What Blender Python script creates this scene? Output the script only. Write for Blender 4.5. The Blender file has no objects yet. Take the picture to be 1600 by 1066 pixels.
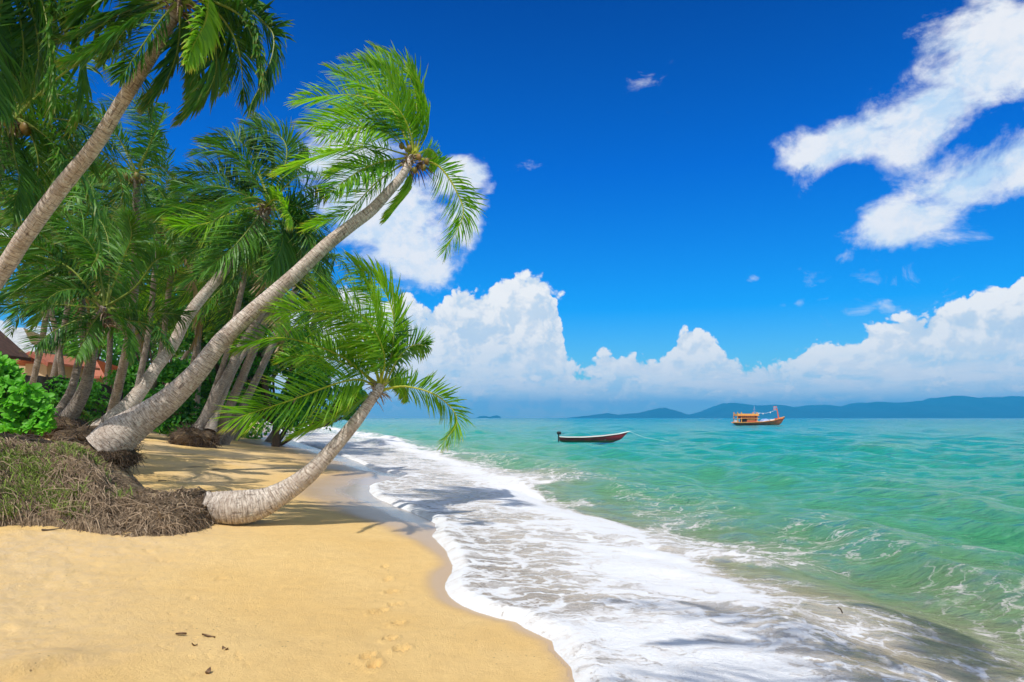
import bpy, math, random
import numpy as np
from mathutils import Vector
rng = np.random.default_rng(7); random.seed(7)
SC = bpy.context.scene; COL = SC.collection
F = 1600*24/36.0; HZ = 653.0; H = 1.75

def P(px, py, Y): return np.array([(px-800)/F*Y, Y, H-(py-HZ)/F*Y])
def PL(pts, z=0.0):
    out = []
    for px, py in pts:
        Y = (H-z)*F/(py-HZ); out.append(((px-800)/F*Y, Y))
    return np.array(out)

# ------------------------------------------------------------------ helpers
def mk_mesh(name, v, f, smooth=True, attrs=None):
    me = bpy.data.meshes.new(name)
    v = np.asarray(v, dtype=np.float32); f = np.asarray(f, dtype=np.int32); k = f.shape[1]
    me.vertices.add(len(v)); me.vertices.foreach_set('co', v.ravel())
    me.loops.add(f.size); me.loops.foreach_set('vertex_index', f.ravel())
    me.polygons.add(len(f)); me.polygons.foreach_set('loop_start', np.arange(0, f.size, k, dtype=np.int32))
    me.polygons.foreach_set('use_smooth', np.full(len(f), smooth))
    if attrs:
        for a, d in attrs.items():
            d = np.asarray(d, dtype=np.float32)
            if d.ndim == 1:
                at = me.attributes.new(a, 'FLOAT', 'POINT'); at.data.foreach_set('value', d)
            else:
                at = me.attributes.new(a, 'FLOAT_VECTOR', 'POINT'); at.data.foreach_set('vector', d.ravel())
    me.update(calc_edges=True); me.validate()
    return me
def obj(name, me, m=None, parent=None, **props):
    o = bpy.data.objects.new(name, me); COL.objects.link(o)
    if m is not None: me.materials.append(m)
    if parent is not None:
        o.parent = parent; o.location = -Vector(parent.location)
    for k, x in props.items(): o[k] = x
    return o
def thing(name, label, cat, loc, group=None):
    o = bpy.data.objects.new(name, None); COL.objects.link(o); o.location = Vector([float(c) for c in loc])
    o.empty_display_size = 0.1
    o['label'] = label; o['category'] = cat
    if group: o['group'] = group
    return o
class MB:
    """collects quads and tubes"""
    def __init__(s): s.v = []; s.f = []; s.a = []; s.n = 0
    def add(s, v, f, a=None):
        v = np.asarray(v, dtype=float).reshape(-1, 3); f = np.asarray(f)
        s.v.append(v); s.f.append(f+s.n); s.n += len(v)
        s.a.append(np.zeros(len(v)) if a is None else np.broadcast_to(np.asarray(a, dtype=float), (len(v),)))
    def box(s, c, d, rz=0.0, a=None):
        x, y, z = np.array(d)/2.0
        q = np.array([[-x,-y,-z],[x,-y,-z],[x,y,-z],[-x,y,-z],[-x,-y,z],[x,-y,z],[x,y,z],[-x,y,z]])
        ca, sa = math.cos(rz), math.sin(rz)
        q = np.stack([q[:,0]*ca-q[:,1]*sa, q[:,0]*sa+q[:,1]*ca, q[:,2]], 1)+np.array(c)
        s.add(q, [[0,3,2,1],[4,5,6,7],[0,1,5,4],[1,2,6,5],[2,3,7,6],[3,0,4,7]], a)
    def tube(s, pts, rad, n=6, a=None, cap=True):
        pts = np.asarray(pts, dtype=float); m = len(pts); rad = np.broadcast_to(np.asarray(rad, dtype=float), (m,))
        T = np.gradient(pts, axis=0); T /= np.linalg.norm(T, axis=1)[:, None]+1e-9
        ref = np.array([0.13, 0.97, 0.2]) if abs(T[:,2]).mean() > .6 else np.array([0.05, 0.1, 1.0])
        A = np.cross(T, ref); A /= np.linalg.norm(A, axis=1)[:, None]+1e-9; B = np.cross(T, A)
        th = np.arange(n)*2*math.pi/n
        v = pts[:,None]+rad[:,None,None]*(np.cos(th)[None,:,None]*A[:,None]+np.sin(th)[None,:,None]*B[:,None])
        i = np.arange(m-1)[:,None]*n; j = np.arange(n)[None]; j2 = (j+1) % n
        f = np.stack([i+j, i+j2, i+n+j2, i+n+j], -1).reshape(-1, 4)
        if a is not None and np.ndim(a) == 1: a = np.repeat(a, n)
        s.add(v.reshape(-1, 3), f, a)
    def mesh(s, name, smooth=True, attr='va'):
        return mk_mesh(name, np.concatenate(s.v), np.concatenate(s.f), smooth, {attr: np.concatenate(s.a)})
def cr(pts, n):
    """Catmull-Rom resample"""
    p = np.asarray(pts, dtype=float)
    if len(p) == 2: p = np.array([p[0], (p[0]+p[1])/2, p[1]])
    q = np.vstack([2*p[0]-p[1], p, 2*p[-1]-p[-2]]); m = len(p)-1
    t = np.linspace(0, m, n); i = np.minimum(t.astype(int), m-1); u = (t-i)[:, None]
    a, b, c, d = q[i], q[i+1], q[i+2], q[i+3]
    return .5*((2*b)+(-a+c)*u+(2*a-5*b+4*c-d)*u*u+(-a+3*b-3*c+d)*u**3)
def ss(x, a, b):
    t = np.clip((np.asarray(x, dtype=float)-a)/(b-a), 0, 1); return t*t*(3-2*t)
_tab = rng.random((256, 256))
def vnoise(x, y):
    xi = np.floor(x).astype(int); yi = np.floor(y).astype(int); fx = x-xi; fy = y-yi
    fx = fx*fx*(3-2*fx); fy = fy*fy*(3-2*fy)
    g = lambda a, b: _tab[a & 255, b & 255]
    return (g(xi,yi)*(1-fx)+g(xi+1,yi)*fx)*(1-fy)+(g(xi,yi+1)*(1-fx)+g(xi+1,yi+1)*fx)*fy
def fbm(x, y, o=4, r=.5):
    s = 0; a = 1; t = 0
    for k in range(o):
        s = s+a*vnoise(x+17.3*k, y+9.1*k); t += a; a *= r; x = x*2.03; y = y*2.03
    return s/t

# ------------------------------------------------------------------ node helpers
class NT:
    def __init__(s, nt): s.nt = nt; s.L = nt.links.new
    def n(s, t, **kw):
        nd = s.nt.nodes.new(t)
        for k, v in kw.items(): setattr(nd, k, v)
        return nd
    def put(s, sock, v):
        if hasattr(v, 'is_output'): s.L(v, sock)
        elif v is not None: sock.default_value = v
    def m(s, op, a, b=None, c=None, clamp=False):
        nd = s.n('ShaderNodeMath', operation=op, use_clamp=clamp)
        s.put(nd.inputs[0], a); s.put(nd.inputs[1], b); s.put(nd.inputs[2], c); return nd.outputs[0]
    def v(s, op, a, b=None):
        nd = s.n('ShaderNodeVectorMath', operation=op); s.put(nd.inputs[0], a); s.put(nd.inputs[1], b); return nd.outputs[0]
    def noise(s, vec, scale, detail=4, rough=.5, dist=0.0):
        nd = s.n('ShaderNodeTexNoise'); s.put(nd.inputs['Vector'], vec); nd.inputs['Scale'].default_value = scale
        nd.inputs['Detail'].default_value = detail; nd.inputs['Roughness'].default_value = rough; nd.inputs['Distortion'].default_value = dist
        return nd.outputs['Fac']
    def voro(s, vec, scale, feat='F1', detail=0.0, smooth=None, out='Distance', rough=.5):
        nd = s.n('ShaderNodeTexVoronoi', feature=feat); s.put(nd.inputs['Vector'], vec); nd.inputs['Scale'].default_value = scale
        nd.inputs['Detail'].default_value = detail; nd.inputs['Roughness'].default_value = rough
        if smooth is not None: nd.inputs['Smoothness'].default_value = smooth
        return nd.outputs[out]
    def mr(s, x, a, b, c=0.0, d=1.0, kind='SMOOTHSTEP'):
        nd = s.n('ShaderNodeMapRange', interpolation_type=kind); s.put(nd.inputs[0], x)
        for i, q in zip((1, 2, 3, 4), (a, b, c, d)): s.put(nd.inputs[i], q)
        return nd.outputs[0]
    def mix(s, f, a, b, blend='MIX'):
        nd = s.n('ShaderNodeMix', data_type='RGBA', blend_type=blend); s.put(nd.inputs[0], f)
        for i, q in ((6, a), (7, b)):
            if isinstance(q, tuple) and len(q) == 3: q = (*q, 1)
            s.put(nd.inputs[i], q)
        return nd.outputs[2]
    def ramp(s, x, stops, interp='LINEAR'):
        nd = s.n('ShaderNodeValToRGB'); cr_ = nd.color_ramp; cr_.interpolation = interp
        while len(cr_.elements) < len(stops): cr_.elements.new(.5)
        for e, (p, c) in zip(cr_.elements, stops): e.position = p; e.color = (*c, 1)
        s.put(nd.inputs[0], x); return nd.outputs[0]
    def attr(s, name, out='Fac'):
        nd = s.n('ShaderNodeAttribute', attribute_name=name); return nd.outputs[out]
    def scl(s, vec, x, y, z):
        nd = s.n('ShaderNodeMapping'); s.put(nd.inputs[0], vec); nd.inputs['Scale'].default_value = (x, y, z); return nd.outputs[0]
    def bump(s, h, strength=.5, dist=.02, nrm=None):
        nd = s.n('ShaderNodeBump'); nd.inputs['Strength'].default_value = strength; nd.inputs['Distance'].default_value = dist
        s.put(nd.inputs['Height'], h)
        if nrm is not None: s.L(nrm, nd.inputs['Normal'])
        return nd.outputs[0]
def newmat(name):
    m = bpy.data.materials.new(name); m.use_nodes = True; m.node_tree.nodes.clear(); n = NT(m.node_tree)
    out = n.n('ShaderNodeOutputMaterial'); return m, n, out
def principled(n, col, rough=.6, nrm=None, spec=.5, metal=0.0):
    b = n.n('ShaderNodeBsdfPrincipled')
    if isinstance(col, tuple): col = (*col, 1)
    n.put(b.inputs['Base Color'], col); n.put(b.inputs['Roughness'], rough); n.put(b.inputs['Specular IOR Level'], spec)
    b.inputs['Metallic'].default_value = metal
    if nrm is not None: n.L(nrm, b.inputs['Normal'])
    return b.outputs[0]
def simple(name, c1, c2, scale=8, rough=.6, bs=.3, bd=.01, spec=.3, metal=0.0):
    m, n, out = newmat(name); tc = n.n('ShaderNodeTexCoord').outputs['Object']
    x = n.noise(tc, scale, 6, .6)
    n.L(principled(n, n.mix(n.mr(x, .35, .65), c1, c2), rough, n.bump(n.noise(tc, scale*3, 4), bs, bd), spec, metal), out.inputs[0]); return m

# ------------------------------------------------------------------ camera, sun, sky
cam = bpy.data.cameras.new('camera'); co = bpy.data.objects.new('camera', cam); COL.objects.link(co)
cam.lens = 24; cam.sensor_width = 36; cam.shift_y = 120/1600.0; cam.clip_end = 30000; cam.clip_start = .05
co.location = (0, 0, H); co.rotation_euler = (math.radians(90), 0, 0); SC.camera = co
SC.view_settings.view_transform = 'Standard'; SC.view_settings.look = 'None'; SC.view_settings.exposure = 0; SC.view_settings.gamma = 1
SUN_EL = math.radians(57.7); sx, sy = -.316, -.95   # horizontal direction TO the sun
sl_ = math.hypot(sx, sy); SD = Vector((sx/sl_*math.cos(SUN_EL), sy/sl_*math.cos(SUN_EL), math.sin(SUN_EL)))
sun = bpy.data.lights.new('sun', 'SUN'); sun.energy = 4.3; sun.angle = math.radians(.5); sun.color = (1, .96, .89)
so_ = bpy.data.objects.new('sun', sun); COL.objects.link(so_); so_.rotation_euler = SD.to_track_quat('Z', 'Y').to_euler()

def build_world():
    w = bpy.data.worlds.new('World'); SC.world = w; w.use_nodes = True; w.node_tree.nodes.clear(); n = NT(w.node_tree)
    out = n.n('ShaderNodeOutputWorld')
    sky = n.n('ShaderNodeTexSky', sky_type='NISHITA'); sky.sun_disc = False
    sky.sun_elevation = SUN_EL; sky.sun_rotation = math.atan2(sx, sy)
    sky.air_density = 1.0; sky.dust_density = .3; sky.ozone_density = 3.0
    d = n.n('ShaderNodeTexCoord').outputs['Generated']
    sp = n.n('ShaderNodeSeparateXYZ'); n.L(d, sp.inputs[0]); X, Y, Z = sp.outputs
    az = n.m('ARCTAN2', X, Y)
    el = n.m('DIVIDE', Z, n.m('MAXIMUM', n.m('SQRT', n.m('ADD', n.m('MULTIPLY', X, X), n.m('MULTIPLY', Y, Y))), .02))
    cb = n.n('ShaderNodeCombineXYZ'); n.L(az, cb.inputs[0]); n.L(el, cb.inputs[1]); p = cb.outputs[0]
    hs = n.n('ShaderNodeHueSaturation'); hs.inputs['Saturation'].default_value = 1.0
    n.L(sky.outputs[0], hs.inputs['Color'])
    tint = n.ramp(n.m('MULTIPLY', el, 1.4), [(0, (.85,1.20,1.30)), (.08, (.42,.98,1.25)), (.22, (.03,.80,1.52)), (.5, (.0,.54,1.52)), (.85, (.0,.34,1.12))])
    skyc = n.mix(1.0, hs.outputs[0], tint, 'MULTIPLY')
    bg1 = n.n('ShaderNodeBackground'); n.L(skyc, bg1.inputs[0]); bg1.inputs[1].default_value = .105
    # --- cloud relief as a node group sampled twice
    g = bpy.data.node_groups.new('cloud_relief', 'ShaderNodeTree')
    g.interface.new_socket('V', in_out='INPUT', socket_type='NodeSocketVector'); g.interface.new_socket('H', in_out='OUTPUT', socket_type='NodeSocketFloat')
    gn = NT(g); gi = gn.n('NodeGroupInput'); go = gn.n('NodeGroupOutput'); V = gi.outputs[0]
    nz = gn.n('ShaderNodeTexNoise'); gn.L(V, nz.inputs['Vector']); nz.inputs['Scale'].default_value = 22; nz.inputs['Detail'].default_value = 5
    wv = gn.v('ADD', V, gn.v('MULTIPLY', gn.v('SUBTRACT', nz.outputs['Color'], (.5,.5,.5)), (.05,.05,.05)))
    a = gn.voro(wv, 13, 'SMOOTH_F1', 0, .35); b = gn.voro(wv, 34, 'SMOOTH_F1', 0, .3); c = gn.voro(wv, 85, 'F1', 1.0)
    f = gn.noise(V, 40, 6, .55)
    h = gn.m('SUBTRACT', 1.05, gn.m('ADD', gn.m('MULTIPLY', a, .62), gn.m('ADD', gn.m('MULTIPLY', b, .34), gn.m('MULTIPLY', c, .16))))
    h = gn.m('ADD', h, gn.m('MULTIPLY', gn.m('SUBTRACT', f, .5), .35)); gn.L(h, go.inputs[0])
    def relief(vec):
        q = n.n('ShaderNodeGroup'); q.node_tree = g; n.L(vec, q.inputs[0]); return q.outputs[0]
    h0 = relief(p); h1 = relief(n.v('ADD', p, (-.007, .012, 0)))
    lit = n.mr(n.m('SUBTRACT', h0, h1), -.16, .12)
    big = n.noise(n.scl(p, 1, 1.6, 1), 7, 3, .5)
    # cumulus bank: silhouette height by azimuth
    prof = [(-400,560),(-200,520),(0,500),(60,470),(150,500),(250,470),(350,450),(470,440),(560,435),(600,440),(640,440),(660,468),(680,455),(700,440),(720,430),(745,430),(765,424),(785,412),(805,409),(830,414),(852,430),(868,448),
            (880,500),(900,545),(915,556),(940,548),(960,553),(1000,548),(1035,545),(1058,505),(1080,482),(1105,481),(1122,513),(1160,530),(1200,528),(1260,520),(1330,520),(1365,500),(1400,498),(1440,480),(1480,458),(1520,438),(1560,422),(1600,408),(1700,390),(1900,430),(2200,500)]
    fc = n.n('ShaderNodeFloatCurve'); cur = fc.mapping.curves[0]
    q = [(math.atan((px-800)/F), (HZ-py)/F*math.cos(math.atan((px-800)/F))) for px, py in prof]
    pts = [((a_+1)/2, e_/.4) for a_, e_ in q]; pts = [(0, .3)]+pts+[(1, .3)]
    for i, (u, v_) in enumerate(pts):
        if i < 2:
            cur.points[i].location = (u, v_) if i == 0 else (1, .3)
    for u, v_ in pts[1:-1]: cur.points.new(u, v_)
    fc.mapping.update()
    n.L(n.m('MULTIPLY_ADD', az, .5, .5), fc.inputs['Value']); T = n.m('MULTIPLY', fc.outputs[0], .4)
    body = n.m('ADD', n.m('SUBTRACT', T, el), n.m('MULTIPLY', n.m('SUBTRACT', h0, .62), .085))
    al = n.mr(body, .0, .009)
    # overhanging anvil right of the first tower, tower bits and loose clouds as ellipses
    def ell(lst):
        r = None
        for (px, py, rx, ry, rot) in lst:
            aa = math.atan((px-800)/F); e_ = (HZ-py)/F*math.cos(aa); k = math.cos(aa)**2/F
            mp = n.n('ShaderNodeMapping', vector_type='TEXTURE'); n.L(p, mp.inputs[0])
            mp.inputs['Location'].default_value = (aa, e_, 0); mp.inputs['Rotation'].default_value = (0, 0, math.radians(rot)); mp.inputs['Scale'].default_value = (rx*k, ry*k, 1)
            ln = n.n('ShaderNodeVectorMath', operation='LENGTH'); n.L(mp.outputs[0], ln.inputs[0])
            x = n.m('SUBTRACT', 1.0, ln.outputs['Value']); r = x if r is None else n.m('SMOOTH_MAX', r, x, .2)
        return r
    e1 = ell([(835,452,50,30,-10), (20,370,50,45,0), (95,545,70,40,0)])
    a1 = n.mr(n.m('ADD', e1, n.m('MULTIPLY', n.m('SUBTRACT', h0, .62), 1.5)), .0, .30)
    al = n.m('MAXIMUM', al, a1)
    fb = n.noise(n.scl(p, 1, 1.25, 1), 9, 12, .62, .25)
    e2 = ell([(1330,222,125,56,12), (1450,170,160,100,28), (1560,95,190,125,20), (1400,348,115,58,18), (1520,285,180,90,32), (1620,240,120,100,30), (590,330,150,110,-30), (550,250,110,90,0), (640,395,90,60,-30), (715,275,55,40,0), (728,335,36,60,10)])
    a2 = n.mr(n.m('ADD', e2, n.m('MULTIPLY', n.m('SUBTRACT', fb, .5), 3.0)), -.02, .62, 0, .94)
    e3 = ell([(1015,122,34,16,25), (1060,98,34,11,5), (1045,175,22,12,-30), (1175,436,17,7,12), (1395,440,70,34,10), (1290,440,46,20,-8), (1400,478,90,18,6), (1320,400,12,22,-30), (1240,475,40,8,5), (835,260,24,14,0)])
    a3 = n.mr(n.m('ADD', e3, n.m('MULTIPLY', n.m('SUBTRACT', n.noise(n.scl(p, 1, 1.3, 1), 20, 8, .6, .5), .56), 7.0)), .0, 1.6, 0, .5)
    # shading of the bank: bright heads, blue-grey feet
    depth = n.mr(n.m('SUBTRACT', T, el), .0, .16)
    B = n.m('ADD', n.m('MULTIPLY', lit, .62), n.m('ADD', .44, n.m('MULTIPLY', n.m('SUBTRACT', big, .5), 1.1)))
    B = n.m('SUBTRACT', B, n.m('MULTIPLY', depth, .20), clamp=True)
    cc = n.ramp(B, [(0, (.42,.62,.86)), (.35, (.64,.77,.91)), (.7, (.83,.88,.94)), (1, (1.0,1.0,1.0))])
    softc = n.mix(n.mr(n.m('ADD', fb, n.m('MULTIPLY', lit, .10)), .36, .70), (.52,.74,.97), (.93,.95,.98))
    cc = n.mix(n.m('MAXIMUM', a2, a3), cc, softc)
    # feet of the bank: stretched strips with hazy blue between
    st = n.noise(n.scl(p, 7, 34, 1), 1.0, 7, .6); st2 = n.noise(n.scl(p, 16, 60, 1), 1.0, 6, .6, .4)
    low = n.mr(el, .125, .03)
    strip = n.mr(n.m('ADD', n.m('MULTIPLY', st, .6), n.m('MULTIPLY', st2, .4)), .38, .56)
    footc = n.mix(n.m('MULTIPLY', strip, n.mr(el, .01, .05)), (.50,.77,.98), (.94,.96,.99))
    cc = n.mix(n.m('MULTIPLY', low, n.mr(n.m('ADD', strip, n.m('SUBTRACT', 1.0, lit)), .5, 1.3, .45, .95)), cc, footc)
    p2 = n.v('ADD', n.scl(p, 1.9, 3.6, 1), (3.1, 1.7, 0)); hA = relief(p2); hB = relief(n.v('ADD', p2, (-.010, .022, 0)))
    l2 = n.mr(n.m('SUBTRACT', hA, hB), -.16, .12); pm = n.m('MULTIPLY', n.m('MULTIPLY', n.mr(hA, .50, .70), n.mr(el, .012, .035)), n.mr(el, .125, .06))
    cc = n.mix(n.m('MULTIPLY', pm, .85), cc, n.ramp(l2, [(0, (.60,.76,.93)), (.6, (.88,.92,.97)), (1, (1,1,1))]))
    al = n.m('MULTIPLY', al, n.mr(el, .0, .02, .55, 1.0))
    al = n.m('MAXIMUM', al, n.m('MAXIMUM', a2, a3))
    al = n.m('MULTIPLY', al, n.mr(el, -.002, .001))
    bg2 = n.n('ShaderNodeBackground'); n.L(cc, bg2.inputs[0]); bg2.inputs[1].default_value = 1.0
    ms = n.n('ShaderNodeMixShader'); n.L(al, ms.inputs[0]); n.L(bg1.outputs[0], ms.inputs[1]); n.L(bg2.outputs[0], ms.inputs[2]); n.L(ms.outputs[0], out.inputs[0])
    w.cycles.sampling_method = 'MANUAL'; w.cycles.sample_map_resolution = 512
build_world()

# ------------------------------------------------------------------ shoreline
SW = PL([(1010,1300),(930,1130),(900,1066),(894,1044),(866,1016),(862,1002),(846,993),(820,981),(808,972),(780,966),(750,957),(724,947),(705,932),(698,918),(703,900),(711,884),(704,872),(697,858),(684,846),(676,838),(684,829),
         (680,818),(652,803),(615,790),(588,778),(577,768),(580,759),(604,753),(632,747),(622,741),(585,734),(560,722),(530,711),(498,701),(462,690),(446,681),(438,671),(425,663.5),(411,658),(400,655.6),(385,654.4)])
OUT = PL([(1560,1300),(1440,1130),(1340,1040),(1240,990),(1205,930),(1110,865),(1000,812),(900,785),(820,750),(750,727),(690,707),(650,697),(600,683),(540,672),(490,665),(450,660),(425,656.6),(400,655),(385,654.2)])
def sdist(x, y, poly):
    """signed distance to a polyline that runs away from the camera; positive to its right (the sea)"""
    shp = x.shape; x = x.ravel(); y = y.ravel(); best = np.full(x.shape, 1e18); sg = np.ones(x.shape)
    pl = np.vstack([poly[0]+(poly[0]-poly[1])*6, poly])
    for a, b in zip(pl[:-1], pl[1:]):
        d = b-a; L2 = d@d; t = np.clip(((x-a[0])*d[0]+(y-a[1])*d[1])/L2, 0, 1)
        qx = x-a[0]-t*d[0]; qy = y-a[1]-t*d[1]; q = qx*qx+qy*qy
        cr_ = d[0]*(y-a[1])-d[1]*(x-a[0]); s = np.where(cr_ < 0, 1.0, -1.0)
        m = q < best*(1-1e-9); best = np.where(m, q, best); sg = np.where(m, s, sg)
    # side from crossing test along x (robust at corners)
    ys = pl[:,1]; o = np.argsort(ys, kind='stable')
    inside = np.zeros(x.shape, dtype=int)
    for a, b in zip(pl[:-1], pl[1:]):
        c = ((a[1] > y) != (b[1] > y)); xx = a[0]+(y-a[1])/(b[1]-a[1]+1e-12)*(b[0]-a[0]); inside += (c & (xx < x))
    yr = (y > pl[:,1].min()) & (y < pl[:,1].max())
    sg = np.where(yr, np.where(inside % 2 == 1, 1.0, -1.0), sg)
    return (np.sqrt(best)*sg).reshape(shp)
def zland(x, y, s=None, fine=True):
    x = np.asarray(x, dtype=float); y = np.asarray(y, dtype=float)
    if s is None: s = sdist(np.atleast_1d(x), np.atleast_1d(y), SW).reshape(x.shape)
    z = np.interp(-s, [-400,-60,-20,-8,-3,0,2,3.5,5,7,10,20,100,3000], [-9,-6,-2.2,-1.0,-.36,0,.19,.32,.5,.76,1.03,1.32,1.5,1.6])
    k = ss(-s, .4, 4)
    z = z+k*(.05*(fbm(x*.35, y*.35, 3)-.5)+.10*ss(-s, 4, 9)*(fbm(x*.8+3, y*.8, 3)-.5))
    return z
PR = []   # footprints & marks (x, y, ang, len, wid, depth)
def gp(px, py):
    t = np.exp(np.linspace(math.log(2.5), math.log(900), 4000)); X = (px-800)/F*t; Z = H-(py-HZ)/F*t
    g = zland(X, t); i = np.argmax(Z <= g)
    return np.array([X[i], t[i], float(g[i])])
def gz(x, y): return float(zland(np.array([x]), np.array([y]))[0])

def fan(nd, amax, rows):
    tn = np.arctan(np.linspace(-math.tan(math.radians(amax)), math.tan(math.radians(amax)), nd))
    a = np.concatenate([np.radians(np.linspace(-150, -amax-2, 44)), tn, np.radians(np.linspace(amax+2, 150, 44))])
    R, A = np.meshgrid(rows, a, indexing='ij'); x = R*np.sin(A); y = R*np.cos(A)
    nr, na = R.shape; i = np.arange(nr-1)[:,None]*na; j = np.arange(na-1)[None]
    f = np.stack([i+j, i+j+1, i+na+j+1, i+na+j], -1).reshape(-1, 4)
    return x, y, R, f
def prune(v, f, keepv, attrs):
    fk = f[keepv[f].any(1)]; used = np.zeros(len(v), bool); used[fk.ravel()] = True
    idx = np.cumsum(used)-1
    return v[used], idx[fk], {k: a[used] for k, a in attrs.items()}

# ------------------------------------------------------------------ sand
def m_sand():
    m, n, out = newmat('sand'); pos = n.n('ShaderNodeNewGeometry').outputs['Position']
    wet = n.attr('wet'); sh = n.attr('sheen')
    a = n.noise(pos, .8, 6, .6); b = n.noise(pos, 260, 3, .7); c = n.noise(pos, 9, 8, .65)
    col = n.mix(n.mr(a, .3, .7), (.735,.475,.17), (.775,.53,.215))
    col = n.mix(n.mr(c, .35, .75, 0, .55), col, (.62,.40,.155))
    col = n.mix(n.mr(b, .58, .78, 0, .5), col, (.45,.28,.12)); col = n.mix(n.mr(b, .42, .25, 0, .5), col, (.92,.74,.45))
    dry = n.attr('dry'); col = n.mix(n.m('MULTIPLY', dry, n.mr(c, .3, .8, .25, .8)), col, (.66,.50,.32))
    # dark crumbs
    vr = n.n('ShaderNodeTexVoronoi'); n.L(pos, vr.inputs['Vector']); vr.inputs['Scale'].default_value = 16
    pebble = n.m('MULTIPLY', n.mr(vr.outputs['Distance'], .15, .08), n.mr(n.noise(pos, 1.3, 4, .6), .54, .60))
    col = n.mix(n.m('MULTIPLY', pebble, .75), col, (.16,.09,.04))
    col = n.mix(wet, col, (.50,.34,.175)); col = n.mix(sh, col, (.46,.35,.24))
    rough = n.mr(n.m('MAXIMUM', n.m('MULTIPLY', wet, .75), sh), 0, 1, .92, .13, 'LINEAR')
    h = n.m('ADD', n.m('MULTIPLY', b, .25), n.m('ADD', n.m('MULTIPLY', c, .5), n.m('MULTIPLY', n.noise(pos, 45, 5, .7), .6)))
    hs_ = n.m('MULTIPLY', h, n.m('SUBTRACT', 1.0, n.m('MULTIPLY', n.m('MAXIMUM', wet, sh), .93)))
    n.L(principled(n, col, rough, n.bump(hs_, .8, .03), .35), out.inputs[0]); return m
def build_sand():
    rows = np.concatenate([np.exp(np.arange(math.log(2.2), math.log(28), .0068)), np.exp(np.arange(math.log(28), math.log(6500), .045))])
    x, y, R, f = fan(620, 44, rows); s = sdist(x, y, SW); z = zland(x, y, s)
    near = ss(R, 26, 14)*ss(-s, .3, 1.2)
    z = z+near*.035*(fbm(x*2.1+5, y*2.1, 5)-.5)
    # trampled strip and ripples on the upper beach
    z = z+near*ss(-s, 2.2, 4)*.055*(fbm(x*5, y*5, 4, .6)-.5)
    def mark(px, py, ang, ln, wd, dp):
        nonlocal z
        g = gp(px, py); ca, sa = math.cos(ang), math.sin(ang); dx = x-g[0]; dy = y-g[1]
        u = (dx*ca+dy*sa)/ln; v = (-dx*sa+dy*ca)/wd; q = u*u+v*v+(fbm(x*22+px, y*22, 3)-.5)*.9
        z = z-dp*ss(q, 1.15, .25)+dp*.55*np.exp(-((q-1.5)/.5)**2)*(R < 30)
    for px, py in [(600,886),(606,906),(584,958),(597,955),(612,925),(618,945),(622,975),(610,998),(627,1016),(575,1028),(585,1040)]:
        mark(px, py, 1.3+rng.normal()*.3, .085, .042, .036)
    for k in range(26): mark(rng.uniform(240, 395), rng.uniform(955, 1060), rng.uniform(0, 3), .035, .02, .008)
    for px, py in [(295,860),(215,905),(232,862),(255,875),(345,905),(300,935)]: mark(px, py, rng.uniform(0, 3), .09, .04, .012)
    # low scarp in the near left corner
    g1, g2 = gp(10, 1062)[:2], gp(140, 1032)[:2]; d = (g2-g1); L = np.linalg.norm(d); d /= L
    u = (x-g1[0])*d[0]+(y-g1[1])*d[1]; v = -(x-g1[0])*d[1]+(y-g1[1])*d[0]+.04*(fbm(u*4, u*0, 3)-.5)
    z = z+.07*ss(v, -.03, .01)*ss(v, .5, .02)*ss(u, -.6, -.1)*ss(u, L+.25, L-.2)
    g3 = gp(0, 985)[:2]; q = ((x-g3[0])/.1)**2+((y-g3[1])/.09)**2; z = z-.02*ss(q, 1.3, .3)
    wn = (fbm(x*.7, y*.7, 3)-.5)
    ww = np.interp(y, [0,7.5,9.5,12,17,25,40], [.10,.10,.35,1.5,1.6,2.2,3.5])
    wet = ss(-s, ww*1.35+.10+wn*.35, ww*.75-.02+wn*.35); wet = np.where(s > -.04, 1.0, wet)
    shn = ss(-s, ww*.85+wn*.5, ww*.25+wn*.5)*ss(y, 8.5, 11.5)
    dry = ss(-s, 1.8, 4.2)*ss(fbm(x*.6, y*.6, 3), .35, .6)
    v_ = np.stack([x, y, z], -1).reshape(-1, 3)
    o = obj('sand_ground', mk_mesh('sand', v_, f, True, {'wet': wet.ravel(), 'sheen': shn.ravel(), 'dry': dry.ravel()}), m_sand(), kind='structure')
build_sand()

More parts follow.
